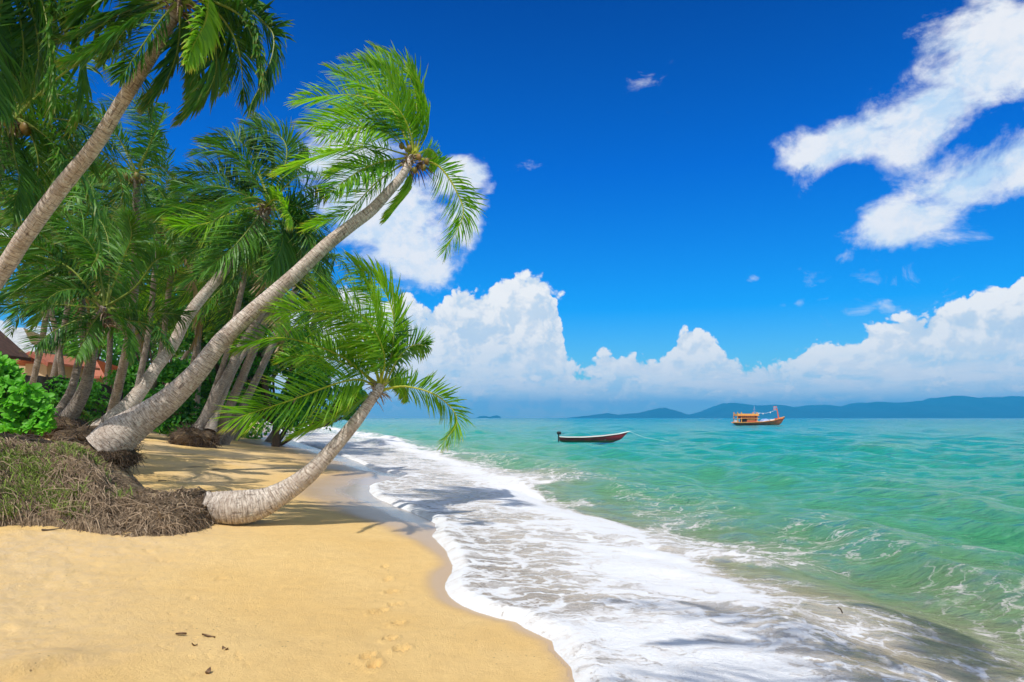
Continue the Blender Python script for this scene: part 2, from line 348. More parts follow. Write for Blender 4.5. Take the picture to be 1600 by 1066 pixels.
# ------------------------------------------------------------------ sea
def m_sea():
    m, n, out = newmat('sea water'); pos = n.n('ShaderNodeNewGeometry').outputs['Position']
    s = n.attr('sd'); so = n.attr('so'); Fm = n.attr('foam'); cr_ = n.attr('crest')
    wob = n.m('MULTIPLY', n.m('SUBTRACT', n.noise(pos, .25, 4), .5), 5.0)
    lx = n.m('LOGARITHM', n.m('MAXIMUM', n.m('ADD', s, n.m('MULTIPLY', wob, n.mr(s, 1, 8, .12, 1))), .3), 10.0)
    t = n.m('DIVIDE', n.m('ADD', lx, .52), 3.52)   # s=.3 ->0, s=1000 ->1
    D = lambda v: (math.log10(v)+.52)/3.52
    col = n.ramp(t, [(D(.35), (.52,.39,.25)), (D(1.5), (.52,.41,.25)), (D(3.0), (.44,.40,.22)), (D(4.4), (.22,.36,.16)), (D(6.5), (.12,.36,.15)), (D(9), (.07,.36,.155)), (D(20), (.008,.35,.21)), (D(50), (.0,.31,.26)), (D(150), (.0,.27,.275)), (D(700), (.0,.22,.26))])
    patch = n.noise(n.scl(pos, .10, .22, 1), 1.0, 5, .55)
    col = n.mix(n.mr(patch, .42, .70, 0, .5), col, (.004,.20,.17)) if False else n.mix(n.m('MULTIPLY', n.mr(patch, .45, .68), n.mr(s, 10, 30, 0, .45)), col, (.0,.24,.24))
    col = n.mix(n.m('MULTIPLY', cr_, n.mr(s, 2.5, 6, 0, .4)), col, (.10,.36,.11))
    rp = n.noise(n.scl(pos, 1.0, 2.4, 1), 2.2, 9, .72); rp2 = n.noise(n.scl(pos, .5, 1.6, 1), .35, 7, .7)  # noise for ripple light and dark mixed into the water colour below
    col = n.mix(n.m('MULTIPLY', n.mr(rp, .50, .66, 0, .55), n.mr(s, 3, 8)), col, (.0,.17,.13)); col = n.mix(n.m('MULTIPLY', n.mr(rp2, .50, .64, 0, .45), n.mr(s, 8, 25)), col, (.0,.20,.19))
    col = n.mix(n.m('MULTIPLY', n.mr(rp, .46, .34, 0, .35), n.mr(s, 3, 8)), col, (.16,.46,.30))
    # silt streaks in the backwash
    stv = n.scl(pos, 3.2, 9, 1); stn = n.noise(stv, 1.0, 8, .68, .6)
    col = n.mix(n.m('MULTIPLY', n.m('MULTIPLY', n.mr(stn, .45, .62), n.mr(s, 1.2, 3.2, .05, .45)), n.mr(s, 6.5, 4.0)), col, (.19,.15,.11))
    col = n.mix(n.m('MULTIPLY', n.mr(Fm, .25, .75, 0, .8), n.mr(s, 7, 3)), col, (.82,.70,.58))
    # far whitecaps, plus sky glints on the ripples painted as pale foam
    wc = n.noise(n.scl(pos, .8, 2.0, 1), 1.0, 10, .74, .08); wc2 = n.noise(pos, .05, 3)
    caps_glints = n.m('MULTIPLY', n.mr(wc, .585, .69), n.mr(s, 5, 16, 0, .75)); caps_glints = n.m('MULTIPLY', caps_glints, n.mr(wc2, .42, .62, .15, .8))
    # lace foam
    wp = n.n('ShaderNodeTexNoise'); n.L(pos, wp.inputs['Vector']); wp.inputs['Scale'].default_value = 1.6; wp.inputs['Detail'].default_value = 6; wp.inputs['Roughness'].default_value = .6
    wpos = n.v('ADD', pos, n.v('MULTIPLY', n.v('SUBTRACT', wp.outputs['Color'], (.5,.5,.5)), (1.3,1.3,0)))
    wpos = n.scl(wpos, 1, 1.9, 1)
    v1 = n.voro(wpos, 1.7, 'DISTANCE_TO_EDGE', 0); v2 = n.voro(wpos, 5.5, 'DISTANCE_TO_EDGE', 0)
    f1 = n.noise(wpos, 3.0, 9, .66); f2 = n.noise(wpos, 14, 6, .65)
    lace = n.m('ADD', n.mr(v1, .0, .16, .55, 0), n.m('ADD', n.mr(v2, 0, .22, .22, 0), n.m('MULTIPLY', n.m('SUBTRACT', f1, .5), 1.5)))
    lace = n.m('ADD', lace, n.m('MULTIPLY', n.m('SUBTRACT', f2, .5), .5))
    q = n.m('ADD', n.m('MULTIPLY', Fm, 1.55), n.m('ADD', lace, -1.08))
    foam = n.mr(q, -.12, .38); lw = n.m('ADD', v1, n.m('MULTIPLY', n.m('SUBTRACT', f1, .5), .10)); lines = n.m('MULTIPLY', n.mr(lw, .0, .055, 1, 0), n.mr(f1, .40, .52)); lw2 = n.mr(v2, 0, .07, .7, 0); lines = n.m('MAXIMUM', lines, n.m('MULTIPLY', lw2, n.mr(f1, .52, .62))); foam = n.m('MAXIMUM', foam, n.m('MULTIPLY', lines, n.mr(Fm, .10, .42))); foam = n.m('MULTIPLY', foam, n.mr(Fm, .02, .12))
    foam = n.m('MAXIMUM', foam, caps_glints)
    bh = n.m('ADD', n.m('MULTIPLY', n.noise(n.scl(pos, 1, 1.6, 1), 3.2, 6, .6, .5), 1.0), n.m('MULTIPLY', n.noise(n.scl(pos, 1, 2.2, 1), .9, 5, .6), 2.6))
    bh2 = n.m('MULTIPLY', n.noise(n.scl(pos, 1, 2.2, 1), .12, 6, .7), 6.0)
    bn = n.bump(n.m('ADD', n.m('ADD', bh, n.m('MULTIPLY', n.noise(n.scl(pos, 1, 1.5, 1), 9, 7, .75, .2), 1.1)), bh2), 1.0, .085)
    wat = principled(n, col, n.mr(s, 5, 200, .09, .25, 'LINEAR'), bn, .5)
    fh = n.m('ADD', n.m('MULTIPLY', foam, .7), n.m('MULTIPLY', f2, .5))
    fm = principled(n, n.mix(n.mr(q, .1, .75), (.70,.655,.61), (.77,.775,.78)), .75, n.bump(n.m('ADD', fh, n.m('MULTIPLY', f1, 1.1)), .8, .045), .2)
    ms = n.n('ShaderNodeMixShader'); n.L(foam, ms.inputs[0]); n.L(wat, ms.inputs[1]); n.L(fm, ms.inputs[2])
    # the thin sheet of the swash lets the sand through
    tr = n.n('ShaderNodeBsdfTransparent'); tr.inputs[0].default_value = (.93,.90,.86,1)
    ms2 = n.n('ShaderNodeMixShader'); th = n.m('MULTIPLY', n.mr(s, .05, 1.2, .4, 0), n.m('SUBTRACT', 1.0, foam))
    n.L(th, ms2.inputs[0]); n.L(ms.outputs[0], ms2.inputs[1]); n.L(tr.outputs[0], ms2.inputs[2])
    n.L(ms2.outputs[0], out.inputs[0]); return m
def build_sea():
    rows = np.concatenate([np.exp(np.arange(math.log(3.0), math.log(90), .0062)), np.exp(np.arange(math.log(90), math.log(6500), .03))])
    x, y, R, f = fan(640, 44, rows)
    wx = .10*(fbm(x*1.7, y*1.7, 4)-.5); s = sdist(x, y, SW)+wx*ss(R, 60, 10); so = sdist(x, y, OUT)
    lo = fbm(x*.35+11, y*.35, 3); so2 = so+(lo-.5)*1.4
    cell = R*.0062
    h = np.zeros_like(x); wr = np.random.default_rng(3)
    for k in range(46):
        lam = .30*(1.115**k); ang = math.pi+.35+wr.normal()*.55; kx, ky = math.cos(ang)*2*math.pi/lam, math.sin(ang)*2*math.pi/lam
        amp = .0085*lam*np.exp(-lam/14)*ss(lam/cell, 3, 7)
        ph = x*kx+y*ky+wr.uniform(0, 6.28)+1.6*fbm(x*.9/lam+k, y*.9/lam, 2)
        c = .5+.5*np.sin(ph); h = h+amp*(2*c**1.7-1)
    env = ss(s, .6, 6)
    h = h*(.10+.90*env)*ss(s, 0, 1.0)
    # swell lines that run with the shore, and the one breaking on the foam's outer edge
    g = lambda d, w0, w1: np.exp(-(d/np.where(d < 0, w0, w1))**2)
    sw = 0
    for c0, am, w0, w1, sd_ in [(.1,.17,.38,1.0,1.0), (3.2,.16,.5,1.3,2.0), (8.0,.13,1.0,2.0,3.0), (14,.11,1.6,2.6,4.0), (23,.10,2.2,3.6,5.0), (36,.10,3,5,6.0)]:
        mod = ss(fbm(x*.13+c0*3, y*.13+sd_*7, 3), .36, .66)
        d = so2-c0-2.2*(fbm(x*.10+sd_*5, y*.10, 2)-.5)*min(1, c0+.2)
        sw = sw+am*mod*g(d, w0, w1)
    sw = sw*ss(s, .4, 2.2)*ss(R, 400, 100)
    h = h+sw
    # foam cover
    edge = ss(s, .34+.15*(lo-.5), .10)
    mid = .62+.58*(fbm(x*.55+3, y*.9, 4)-.5)
    zone = ss(so2, .35, -.25)
    out_ = ss(so2, -2.1, -.6)*.36
    Fm = np.where(s > 0, np.maximum(edge*.95, zone*np.clip(mid+out_+.12*ss(s, 1.2, .2), 0, 1)), 1)
    back = ss(y, 7.4, 5.6)*ss(s, 1.0, 2.3); Fm = Fm*(1-.42*back)
    fr = .74*np.exp(-np.maximum(so2, 0)/2.8)*ss(fbm(x*.5, y*.5, 4), .25, .5)*(so2 > -.3); Fm = np.maximum(Fm, fr)
    Fm = np.maximum(Fm, .42*ss(sw, .12, .20)*ss(so2, 7, 3)*ss(fbm(x*.7+9, y*.7, 3), .45, .6))
    # breakers on the far beach
    far = ss(R, 26, 45)*ss(so2, 3.0, .4); Fm = np.maximum(Fm, far*.5*(s > 0))
    crest = ss(h, .03, .20)
    lip = .034*(1-np.exp(-np.maximum(s, 0)/.05))+.014*Fm*ss(s, 0, .25)+.030*g(s-.16, .10, .16)
    fn = .022*(fbm(x*5, y*7, 4, .6)-.42)*Fm*ss(R, 40, 15)*ss(s, .15, .6)
    z = np.where(s > 0, lip+h+fn, -.25*np.minimum(-s, .8))+.004
    v = np.stack([x, y, z], -1).reshape(-1, 3)
    keep = (s > -.35).ravel()
    v, f, at = prune(v, f, keep, {'sd': s.ravel(), 'so': so2.ravel(), 'foam': Fm.ravel(), 'crest': crest.ravel()})
    obj('sea_water', mk_mesh('sea', v, f, True, at), m_sea(), kind='structure')
build_sea()

# ------------------------------------------------------------------ plant materials
def m_leaf(name, base, light, tip, rachis, trans=.35):
    m, n, out = newmat(name); u = n.attr('va'); r = n.attr('vr')
    oi = n.n('ShaderNodeObjectInfo').outputs['Random']
    c = n.mix(n.m('ADD', n.m('MULTIPLY', r, .6), n.m('MULTIPLY', oi, .4)), base, light)
    c = n.mix(n.m('MULTIPLY', n.mr(u, .72, 1.0), n.mr(r, .2, .9, .1, .9)), c, tip)
    c = n.mix(n.mr(u, -.2, -.6), c, rachis)
    b = principled(n, c, .48, None, .3)
    tl = n.n('ShaderNodeBsdfTranslucent'); c2 = n.mix(1.0, c, (1.5,1.75,.7), 'MULTIPLY'); n.L(c2, tl.inputs[0])
    ms = n.n('ShaderNodeMixShader'); ms.inputs[0].default_value = trans; n.L(b, ms.inputs[1]); n.L(tl.outputs[0], ms.inputs[2]); n.L(ms.outputs[0], out.inputs[0]); return m
M_PALM = m_leaf('palm leaflets bright', (.045,.20,.010), (.34,.56,.020), (.50,.36,.06), (.50,.50,.06), .40)  # lighter copy; sunlight on fronds in dark crowns put into its colour
M_PALMD = m_leaf('palm leaflets shaded', (.010,.062,.012), (.10,.26,.018), (.24,.19,.04), (.24,.30,.05), .22)  # shade of the crowns put into the colour, darker copy of the leaflets
M_DRY = m_leaf('dry palm leaf', (.20,.13,.06), (.32,.22,.10), (.25,.16,.07), (.30,.20,.09), .2)
M_BROAD = m_leaf('broad leaves', (.018,.12,.012), (.10,.34,.02), (.12,.3,.03), (.1,.08,.04), .3)
M_SHRUB = m_leaf('beach shrub leaves', (.07,.30,.02), (.20,.55,.04), (.3,.6,.06), (.2,.3,.08), .35)
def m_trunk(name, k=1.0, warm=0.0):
    m, n, out = newmat(name); tc = n.attr('tc', 'Vector')
    zz = n.n('ShaderNodeSeparateXYZ'); n.L(tc, zz.inputs[0])
    w = n.noise(n.scl(tc, 4, 4, 3), 1.0, 4); ph = n.m('ADD', n.m('MULTIPLY', zz.outputs[2], 14.0), n.m('MULTIPLY', w, 2.2))
    saw = n.m('FRACT', ph); ring = n.mr(n.m('PINGPONG', saw, .5), .0, .13, 1, 0)
    fine = n.noise(n.scl(tc, 10, 10, 60), 1.0, 7, .7); fis = n.noise(n.scl(tc, 48, 48, 5), 1.0, 5, .6); blot = n.noise(tc, 2.3, 5, .6)
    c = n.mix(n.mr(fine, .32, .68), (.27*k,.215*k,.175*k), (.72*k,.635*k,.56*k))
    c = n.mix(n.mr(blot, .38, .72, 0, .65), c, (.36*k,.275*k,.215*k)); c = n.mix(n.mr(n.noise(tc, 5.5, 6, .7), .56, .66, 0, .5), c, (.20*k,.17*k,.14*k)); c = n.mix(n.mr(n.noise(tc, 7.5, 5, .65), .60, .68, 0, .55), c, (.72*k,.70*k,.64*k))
    c = n.mix(n.m('MULTIPLY', ring, n.mr(n.noise(n.scl(tc, 14, 14, 9), 1, 4, .65), .42, .62, .0, .75)), c, (.13*k,.095*k,.07*k))
    c = n.mix(n.m('MULTIPLY', n.mr(n.noise(n.scl(tc, 30, 30, 22), 1.0, 6, .7), .50, .66), n.mr(blot, .3, .7, .25, .9)), c, (.24*k,.165*k,.125*k)); c = n.mix(n.mr(fis, .57, .68, 0, .7), c, (.10*k,.07*k,.055*k))
    h = n.m('ADD', n.m('MULTIPLY', ring, -.7), n.m('ADD', n.m('MULTIPLY', fine, .7), n.m('MULTIPLY', n.mr(fis, .58, .72), -.6)))
    n.L(principled(n, c, .85, n.bump(h, .55, .02), .2), out.inputs[0]); return m
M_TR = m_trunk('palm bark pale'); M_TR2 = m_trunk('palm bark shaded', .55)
def m_root():
    m, n, out = newmat('root mat'); pos = n.n('ShaderNodeTexCoord').outputs['Object']
    a = n.noise(n.scl(pos, 1, 1, .5), 38, 7, .75); b = n.noise(pos, 3.5, 5, .6)
    c = n.mix(n.mr(a, .38, .66), (.040,.026,.018), (.20,.14,.09)); c = n.mix(n.mr(b, .5, .72, 0, .5), c, (.42,.30,.17))
    n.L(principled(n, c, .95, n.bump(a, 1.0, .05), .1), out.inputs[0]); return m
M_ROOT = m_root()
def m_strand(name, c1, c2):
    m, n, out = newmat(name); r = n.attr('va'); pos = n.n('ShaderNodeTexCoord').outputs['Object']
    c = n.mix(n.m('ADD', n.m('MULTIPLY', r, .7), n.m('MULTIPLY', n.noise(pos, 30, 4), .3)), c1, c2)
    n.L(principled(n, c, .9, None, .15), out.inputs[0]); return m
M_STR = m_strand('root strands', (.08,.05,.03), (.50,.375,.26))
M_STRD = m_strand('dark root strands', (.045,.03,.022), (.20,.145,.10))
M_GRASS = m_strand('grass blades', (.10,.17,.03), (.30,.40,.08))
M_NUT = simple('coconut husk', (.12,.14,.025), (.24,.13,.04), 9, .5)

# ------------------------------------------------------------------ palms
WIND = np.array([-1.0, .10, .02])
def frond_mesh(name, pts, leaf=.7, pairs=48, roll=30, wind=.45, droop=.35, seed=0, width=.034, t0=.14, rr=.022):
    r = np.random.default_rng(seed); n = 26; R = cr(pts, n)
    T = np.gradient(R, axis=0); T /= np.linalg.norm(T, axis=1)[:, None]
    d = R[-1]-R[0]; hz = np.array([d[0], d[1], 0.0]); hz /= np.linalg.norm(hz)+1e-6
    S0 = np.array([hz[1], -hz[0], 0.0]); S = S0-(T@S0)[:, None]*T; S /= np.linalg.norm(S, axis=1)[:, None]; N = np.cross(S, T)
    N *= np.sign(N[:, 2].mean()+1e-6)
    ra = np.radians(roll+r.normal()*4); S, N = S*math.cos(ra)+N*math.sin(ra), N*math.cos(ra)-S*math.sin(ra)
    mb_v = []; mb_f = []; a = []; rv = []; off = 0
    rad = np.linspace(rr, .004, n); rad[:3] *= [2.0, 1.45, 1.15]
    th = np.arange(4)*math.pi/2+.4
    v = R[:,None]+rad[:,None,None]*(np.cos(th)[None,:,None]*S[:,None]+.7*np.sin(th)[None,:,None]*N[:,None])
    i = np.arange(n-1)[:,None]*4; j = np.arange(4)[None]; j2 = (j+1) % 4
    mb_v.append(v.reshape(-1, 3)); mb_f.append(np.stack([i+j, i+j2, i+4+j2, i+4+j], -1).reshape(-1, 4)); a.append(np.full(4*n, -1.0)); rv.append(np.full(4*n, .5)); off = 4*n
    k = pairs*2; t = np.repeat(t0+(1-t0)*(np.arange(pairs)/(pairs-1))**.95, 2); t = np.clip(t+r.normal(0, .004, k), 0, 1); side = np.tile([1.0, -1.0], pairs)
    ti = t*(n-1); i0 = np.minimum(ti.astype(int), n-2); fr = (ti-i0)[:, None]
    ip = lambda A: A[i0]*(1-fr)+A[i0+1]*fr
    B, Tt, Ss, Nn = ip(R), ip(T), ip(S), ip(N)
    q = (t-t0)/(1-t0)
    Lp = leaf*np.interp(q, [0,.12,.35,.7,.9,1], [.45,.82,1.0,.86,.58,.40])*r.uniform(.85, 1.1, k)
    al = np.radians(np.interp(q, [0,.5,1], [22,40,66])+r.normal(0, 6, k)); vd = np.radians(r.normal(14, 8, k))
    D = (np.cos(al)*side)[:,None]*Ss+np.sin(al)[:,None]*Tt+np.sin(vd)[:,None]*Nn; D /= np.linalg.norm(D, axis=1)[:, None]
    bend = np.array([0, 0, -1.0])*droop+WIND*wind
    bend = bend[None]*r.uniform(.6, 1.5, k)[:, None]+r.normal(0, .06, (k, 3))
    us = np.array([0,.33,.68,1.0]); ws = np.array([.45,1,.72,.06])*width
    P_ = []
    for u in us:
        vec = D*u+bend*(u*u*.75); ln = np.linalg.norm(vec, axis=1)[:, None]+1e-9; P_.append(B+vec/ln*np.minimum(ln, u*1.0+1e-6)*Lp[:, None])
    P_ = np.stack(P_, 1); Dd = np.gradient(P_, axis=1); Dd /= np.linalg.norm(Dd, axis=2)[..., None]+1e-9
    W = Tt[:,None]*.75+Nn[:,None]*.5*side[:,None,None]+r.normal(0, .25, (k, 1, 3)); W = W-(W*Dd).sum(2)[..., None]*Dd; W /= np.linalg.norm(W, axis=2)[..., None]+1e-9
    wsv = ws[None,:,None]*.5*np.minimum(1.0, Lp/leaf+.25)[:,None,None]
    V = np.stack([P_-W*wsv, P_+W*wsv], 2).reshape(-1, 3)   # k,4,2
    b = off+np.arange(k)[:,None]*8+np.arange(3)[None]*2
    mb_v.append(V); mb_f.append(np.stack([b, b+1, b+3, b+2], -1).reshape(-1, 4))
    tipd = np.repeat(us[None], k, 0)+.10*(q[:,None] > .85); a.append(np.repeat(tipd.ravel(), 2)); rr_ = np.clip(r.normal(.5, .25, k)+.25*(q-.4), 0, 1); rv.append(np.repeat(rr_, 8))
    return mk_mesh(name, np.concatenate(mb_v), np.concatenate(mb_f), False, {'va': np.concatenate(a), 'vr': np.concatenate(rv)})
def grow(c, az, el, L, sag, wnd, n=9):
    d = np.array([math.cos(az)*math.cos(el), math.sin(az)*math.cos(el), math.sin(el)]); p = np.array(c, dtype=float); out = [p.copy()]
    for i in range(n):
        p = p+d*L/n; out.append(p.copy()); d = d+np.array([0,0,-sag])*(.5+i/n)+WIND*wnd*(.3+i/n); d /= np.linalg.norm(d)
    return np.array(out)
def offax(px): return 1.0
def trunk_mesh(name, pts, rad, ds=.04, nseg=22, flare=None, seed=0, ridge=.02):
    pts = np.asarray(pts, dtype=float); L = np.linalg.norm(np.diff(pts, axis=0), axis=1).sum(); n = int(max(16, L/ds))
    C = cr(pts, n); rc = cr(np.stack([rad, rad, rad], 1), n)[:, 0]
    al = np.concatenate([[0], np.cumsum(np.linalg.norm(np.diff(C, axis=0), axis=1))])
    T = np.gradient(C, axis=0); T /= np.linalg.norm(T, axis=1)[:, None]
    ref = np.array([0, 1.0, .05]); A = np.cross(T, ref); A /= np.linalg.norm(A, axis=1)[:, None]; B = np.cross(T, A)
    th = np.arange(nseg)*2*math.pi/nseg; TH, AL = np.meshgrid(th, al); RC = np.repeat(rc[:, None], nseg, 1)
    ph = AL*14+1.2*fbm(np.cos(TH)*1.5+seed+AL*2, np.sin(TH)*1.5+AL*2, 3); sw = np.abs((ph % 1)-.5)*2
    R = RC*(1+ridge*.4*(sw-.5)+.09*(fbm(np.cos(TH)*1.3+seed, AL*2.2+np.sin(TH)*1.3, 4)-.5))
    v = C[:,None]+R[...,None]*(np.cos(TH)[...,None]*A[:,None]+np.sin(TH)[...,None]*B[:,None])
    i = np.arange(n-1)[:,None]*nseg; j = np.arange(nseg)[None]; j2 = (j+1) % nseg
    f = np.stack([i+j, i+j2, i+nseg+j2, i+nseg+j], -1).reshape(-1, 4)
    v = v.reshape(-1, 3); tc = np.stack([np.cos(TH)*RC, np.sin(TH)*RC, AL], -1).reshape(-1, 3)
    # close both ends with a ring of collapsed quads
    cap = []
    for base, cc in ((0, C[0]), ((n-1)*nseg, C[-1])):
        v = np.vstack([v, cc]); tc = np.vstack([tc, tc[base]*[0, 0, 1]]); ci = len(v)-1
        for q in range(0, nseg, 2): cap.append([base+q, base+(q+1) % nseg, base+(q+2) % nseg, ci])
    return mk_mesh(name, v, np.vstack([f, cap]), True, {'tc': tc})
def root_ball(name, c, r, sq=.6, n=260, seed=0, parent=None, mat=None, smat=None, droop=.5):
    rg = np.random.default_rng(seed); nu, nv = 40, 24
    U, V = np.meshgrid(np.linspace(0, 2*math.pi, nu, endpoint=False), np.linspace(.05, math.pi-.05, nv)); x = np.sin(V)*np.cos(U); y = np.sin(V)*np.sin(U); z = np.cos(V)
    k = 1+.35*(fbm(x*2.2+seed, y*2.2+z*2, 4)-.5); v = np.stack([x*r*k, y*r*k, z*r*sq*k], -1).reshape(-1, 3)+np.array(c)
    i = np.arange(nv-1)[:,None]*nu; j = np.arange(nu)[None]; j2 = (j+1) % nu
    f = np.stack([i+j, i+j2, i+nu+j2, i+nu+j], -1).reshape(-1, 4)
    o = obj(name, mk_mesh(name, v, f), mat or M_ROOT, parent)
    mb = MB()
    for q in range(n):
        a = rg.uniform(0, 6.28); b = rg.uniform(-.5, 1.3); d = np.array([math.cos(a)*math.cos(b), math.sin(a)*math.cos(b), math.sin(b)*sq]); p = np.array(c)+d*r*.93
        dd = d*rg.uniform(.1, .6)+np.array([0,0,-droop])+rg.normal(0, .35, 3); L = r*rg.uniform(.25, .6); pp = [p]
        for w_ in range(4): dd = dd+rg.normal(0, .3, 3); dd /= np.linalg.norm(dd); pp.append(pp[-1]+dd*L/4)
        mb.tube(pp, np.linspace(.010, .004, 5)*r/.6, 3, rg.random())
    s = obj('root_strands', mb.mesh('strands'), smat or M_STRD, o, kind='stuff'); s.location = (0, 0, 0)
    return o
def nut(c, r, parent, seed=0):
    nu, nv = 12, 8; U, V = np.meshgrid(np.linspace(0, 2*math.pi, nu, endpoint=False), np.linspace(.02, math.pi-.02, nv)); tr = 1-.10*np.cos(3*U)*np.sin(V)
    v = np.stack([np.sin(V)*np.cos(U)*r*tr, np.sin(V)*np.sin(U)*r*tr, np.cos(V)*r*1.25], -1).reshape(-1, 3)+np.array(c)
    i = np.arange(nv-1)[:,None]*nu; j = np.arange(nu)[None]; j2 = (j+1) % nu
    obj('coconut', mk_mesh('coconut', v, np.stack([i+j, i+j2, i+nu+j2, i+nu+j], -1).reshape(-1, 4)), M_NUT, parent)
SEED = [100]
def hero_fronds(parent, Yc, lst, leaf, mat, width=.034, pairs=52, wind=.45, droop=.3, rr=.02):
    """lst: (tip depth offset, roll, wind factor, points as picture directions at the crown's distance)"""
    for q in lst:
        dY, roll, pts = q[:3]; lf = q[3] if len(q) > 3 else 1.0; m = q[4] if len(q) > 4 else mat
        SEED[0] += 1; k = len(pts); p3 = [P(px, py, Yc+dY*(i/(k-1))**1.3) for i, (px, py) in enumerate(pts)]
        obj('frond', frond_mesh('frond', p3, leaf*lf, pairs, roll, wind, droop, SEED[0], width, rr=rr), m, parent)
def rand_fronds(parent, c, n, L, leaf, mat, seed, elr=(-35, 80), pairs=36, width=.045, azr=None, wnd=.16, sag=.16, wind=.45, droop=.4):
    r = np.random.default_rng(seed)
    for i in range(n):
        az = i*2.39996+r.normal()*.15 if azr is None else r.uniform(*azr)
        t = ((i+.5)/n); el = math.radians(elr[0]+(elr[1]-elr[0])*t+r.normal()*5)
        l = L*r.uniform(.8, 1.1)*(.75 if t > .85 else 1)
        p = grow(c, az, el, l, sag*(1.2-.5*t), wnd*r.uniform(.5, 1.4))
        obj('frond', frond_mesh('frond', p, leaf*r.uniform(.85, 1.1), pairs, r.uniform(-35, 35), wind, droop, seed*100+i, width, rr=.028), M_DRY if (i < 1 and n >= 20) else mat, parent)
def crown_base(parent, c, d, r, seed=0):
    """dry husk fibres and stubs where the fronds leave the trunk"""
    rg = np.random.default_rng(seed); mb = MB(); d = np.array(d)/np.linalg.norm(d)
    for k in range(46):
        a = rg.normal(0, 1, 3); a -= a@d*d; a /= np.linalg.norm(a); s0 = np.array(c)-d*rg.uniform(0, r*2.2)+a*r*.5; e = a*rg.uniform(.6, 1.5)+d*rg.uniform(-.9, 1.6)
        e /= np.linalg.norm(e); L = r*rg.uniform(1.2, 3.2); p = [s0, s0+e*L*.4, s0+e*L*.8+np.array([0,0,-.25*L])]
        mb.tube(cr(p, 5), np.linspace(r*.13, r*.03, 5), 4, rg.random())
    obj('husk_fibres', mb.mesh('husk'), M_STR, parent)

PG = 'coconut palms along the beach'
# --- A: the long leaning palm over the water
def palm_a():
    b = P(195, 690, 10.0); t = thing('coconut_palm', 'long pale coconut palm leaning far out to the sea, its crown against blue sky', 'palm tree', (b[0], b[1], gz(b[0], b[1])), PG)
    cp = [(158,704,62),(183,683,60),(215,660,48),(260,628,38),(305,585,31),(348,531,26),(391,490,24),(431,456,23),(470,421,21),(508,385,20),(548,353,18.5),(580,329,17),(608,299,15),(626,278,13),(638,258,12),(644,246,12)]
    n = len(cp); Ys = np.linspace(10.0, 11.2, n)
    pts = [P(x, y, Y) for (x, y, w), Y in zip(cp, Ys)]; rad = [w/2/F*Y*offax(x) for (x, y, w), Y in zip(cp, Ys)]
    rad[0] *= .92
    obj('trunk', trunk_mesh('trunkA', pts, rad, .022, 40, seed=1, ridge=.035), M_TR, t)
    root_ball('root_ball', P(172, 714, 10.1), .36, .62, 900, 5, t)
    Y = 11.2; c = P(645, 243, Y)
    fr = [(1.2, 78, [(648,245),(652,190),(648,140),(630,108),(585,76)]), (-.5, 66, [(646,245),(640,205),(620,168),(583,140),(520,112)]),
          (.8, 61, [(644,245),(612,172),(560,150),(510,150),(464,157)]), (-.9, 56, [(642,243),(600,192),(545,186),(478,198)]),
          (.4, 41, [(640,243),(575,229),(500,245),(436,270)]), (-1.2, 46, [(640,246),(592,254),(551,274),(512,304)]),
          (-.3, 51, [(636,252),(589,285),(541,331),(480,356)], .8), (-.2, 71, [(650,246),(688,262),(716,305),(723,340),(695,391)], .95),
          (1.0, 46, [(650,242),(672,233),(686,250),(680,266)], .5), (.6, 76, [(650,240),(660,195),(655,150),(640,112)], .9),
          (1.4, 76, [(650,242),(668,205),(668,170),(655,140)], .6), (.7, 56, [(642,262),(640,295),(605,343)], .7),
          (1.3, 71, [(645,240),(628,180),(590,120),(540,98)], 1), (-1.2, 61, [(640,240),(600,205),(550,200),(500,215)], .95), (1.6, 66, [(644,240),(618,190),(575,165),(530,170)], 1),
          (1.2, 46, [(640,250),(600,262),(555,258),(515,270)], .9), (1.0, 76, [(648,238),(640,190),(610,120),(566,95)], 1)]
    hero_fronds(t, Y, fr, .62, M_PALM, .030, 88, wind=.34, droop=.25)
    crown_base(t, P(643, 247, Y), pts[-1]-pts[-3], .11, 3)
    for i, (px, py, dy) in enumerate([(628,228,-.1),(640,232,-.15),(667,252,-.1),(662,262,-.12),(648,266,-.1),(655,246,-.2)]): nut(P(px, py, Y+dy), .046, t)
    mb = MB()
    for a in np.linspace(-1.9, .4, 11):
        o = P(652, 256, Y); e = np.array([math.cos(a), -.15, math.sin(a)]); L = rng.uniform(.22, .42); mb.tube([o, o+e*L*.5, o+e*L+[0,0,-.05]], [.012,.010,.002], 4, rng.random())
    obj('dry_spikes', mb.mesh('spikes'), M_STRD, t)
palm_a()
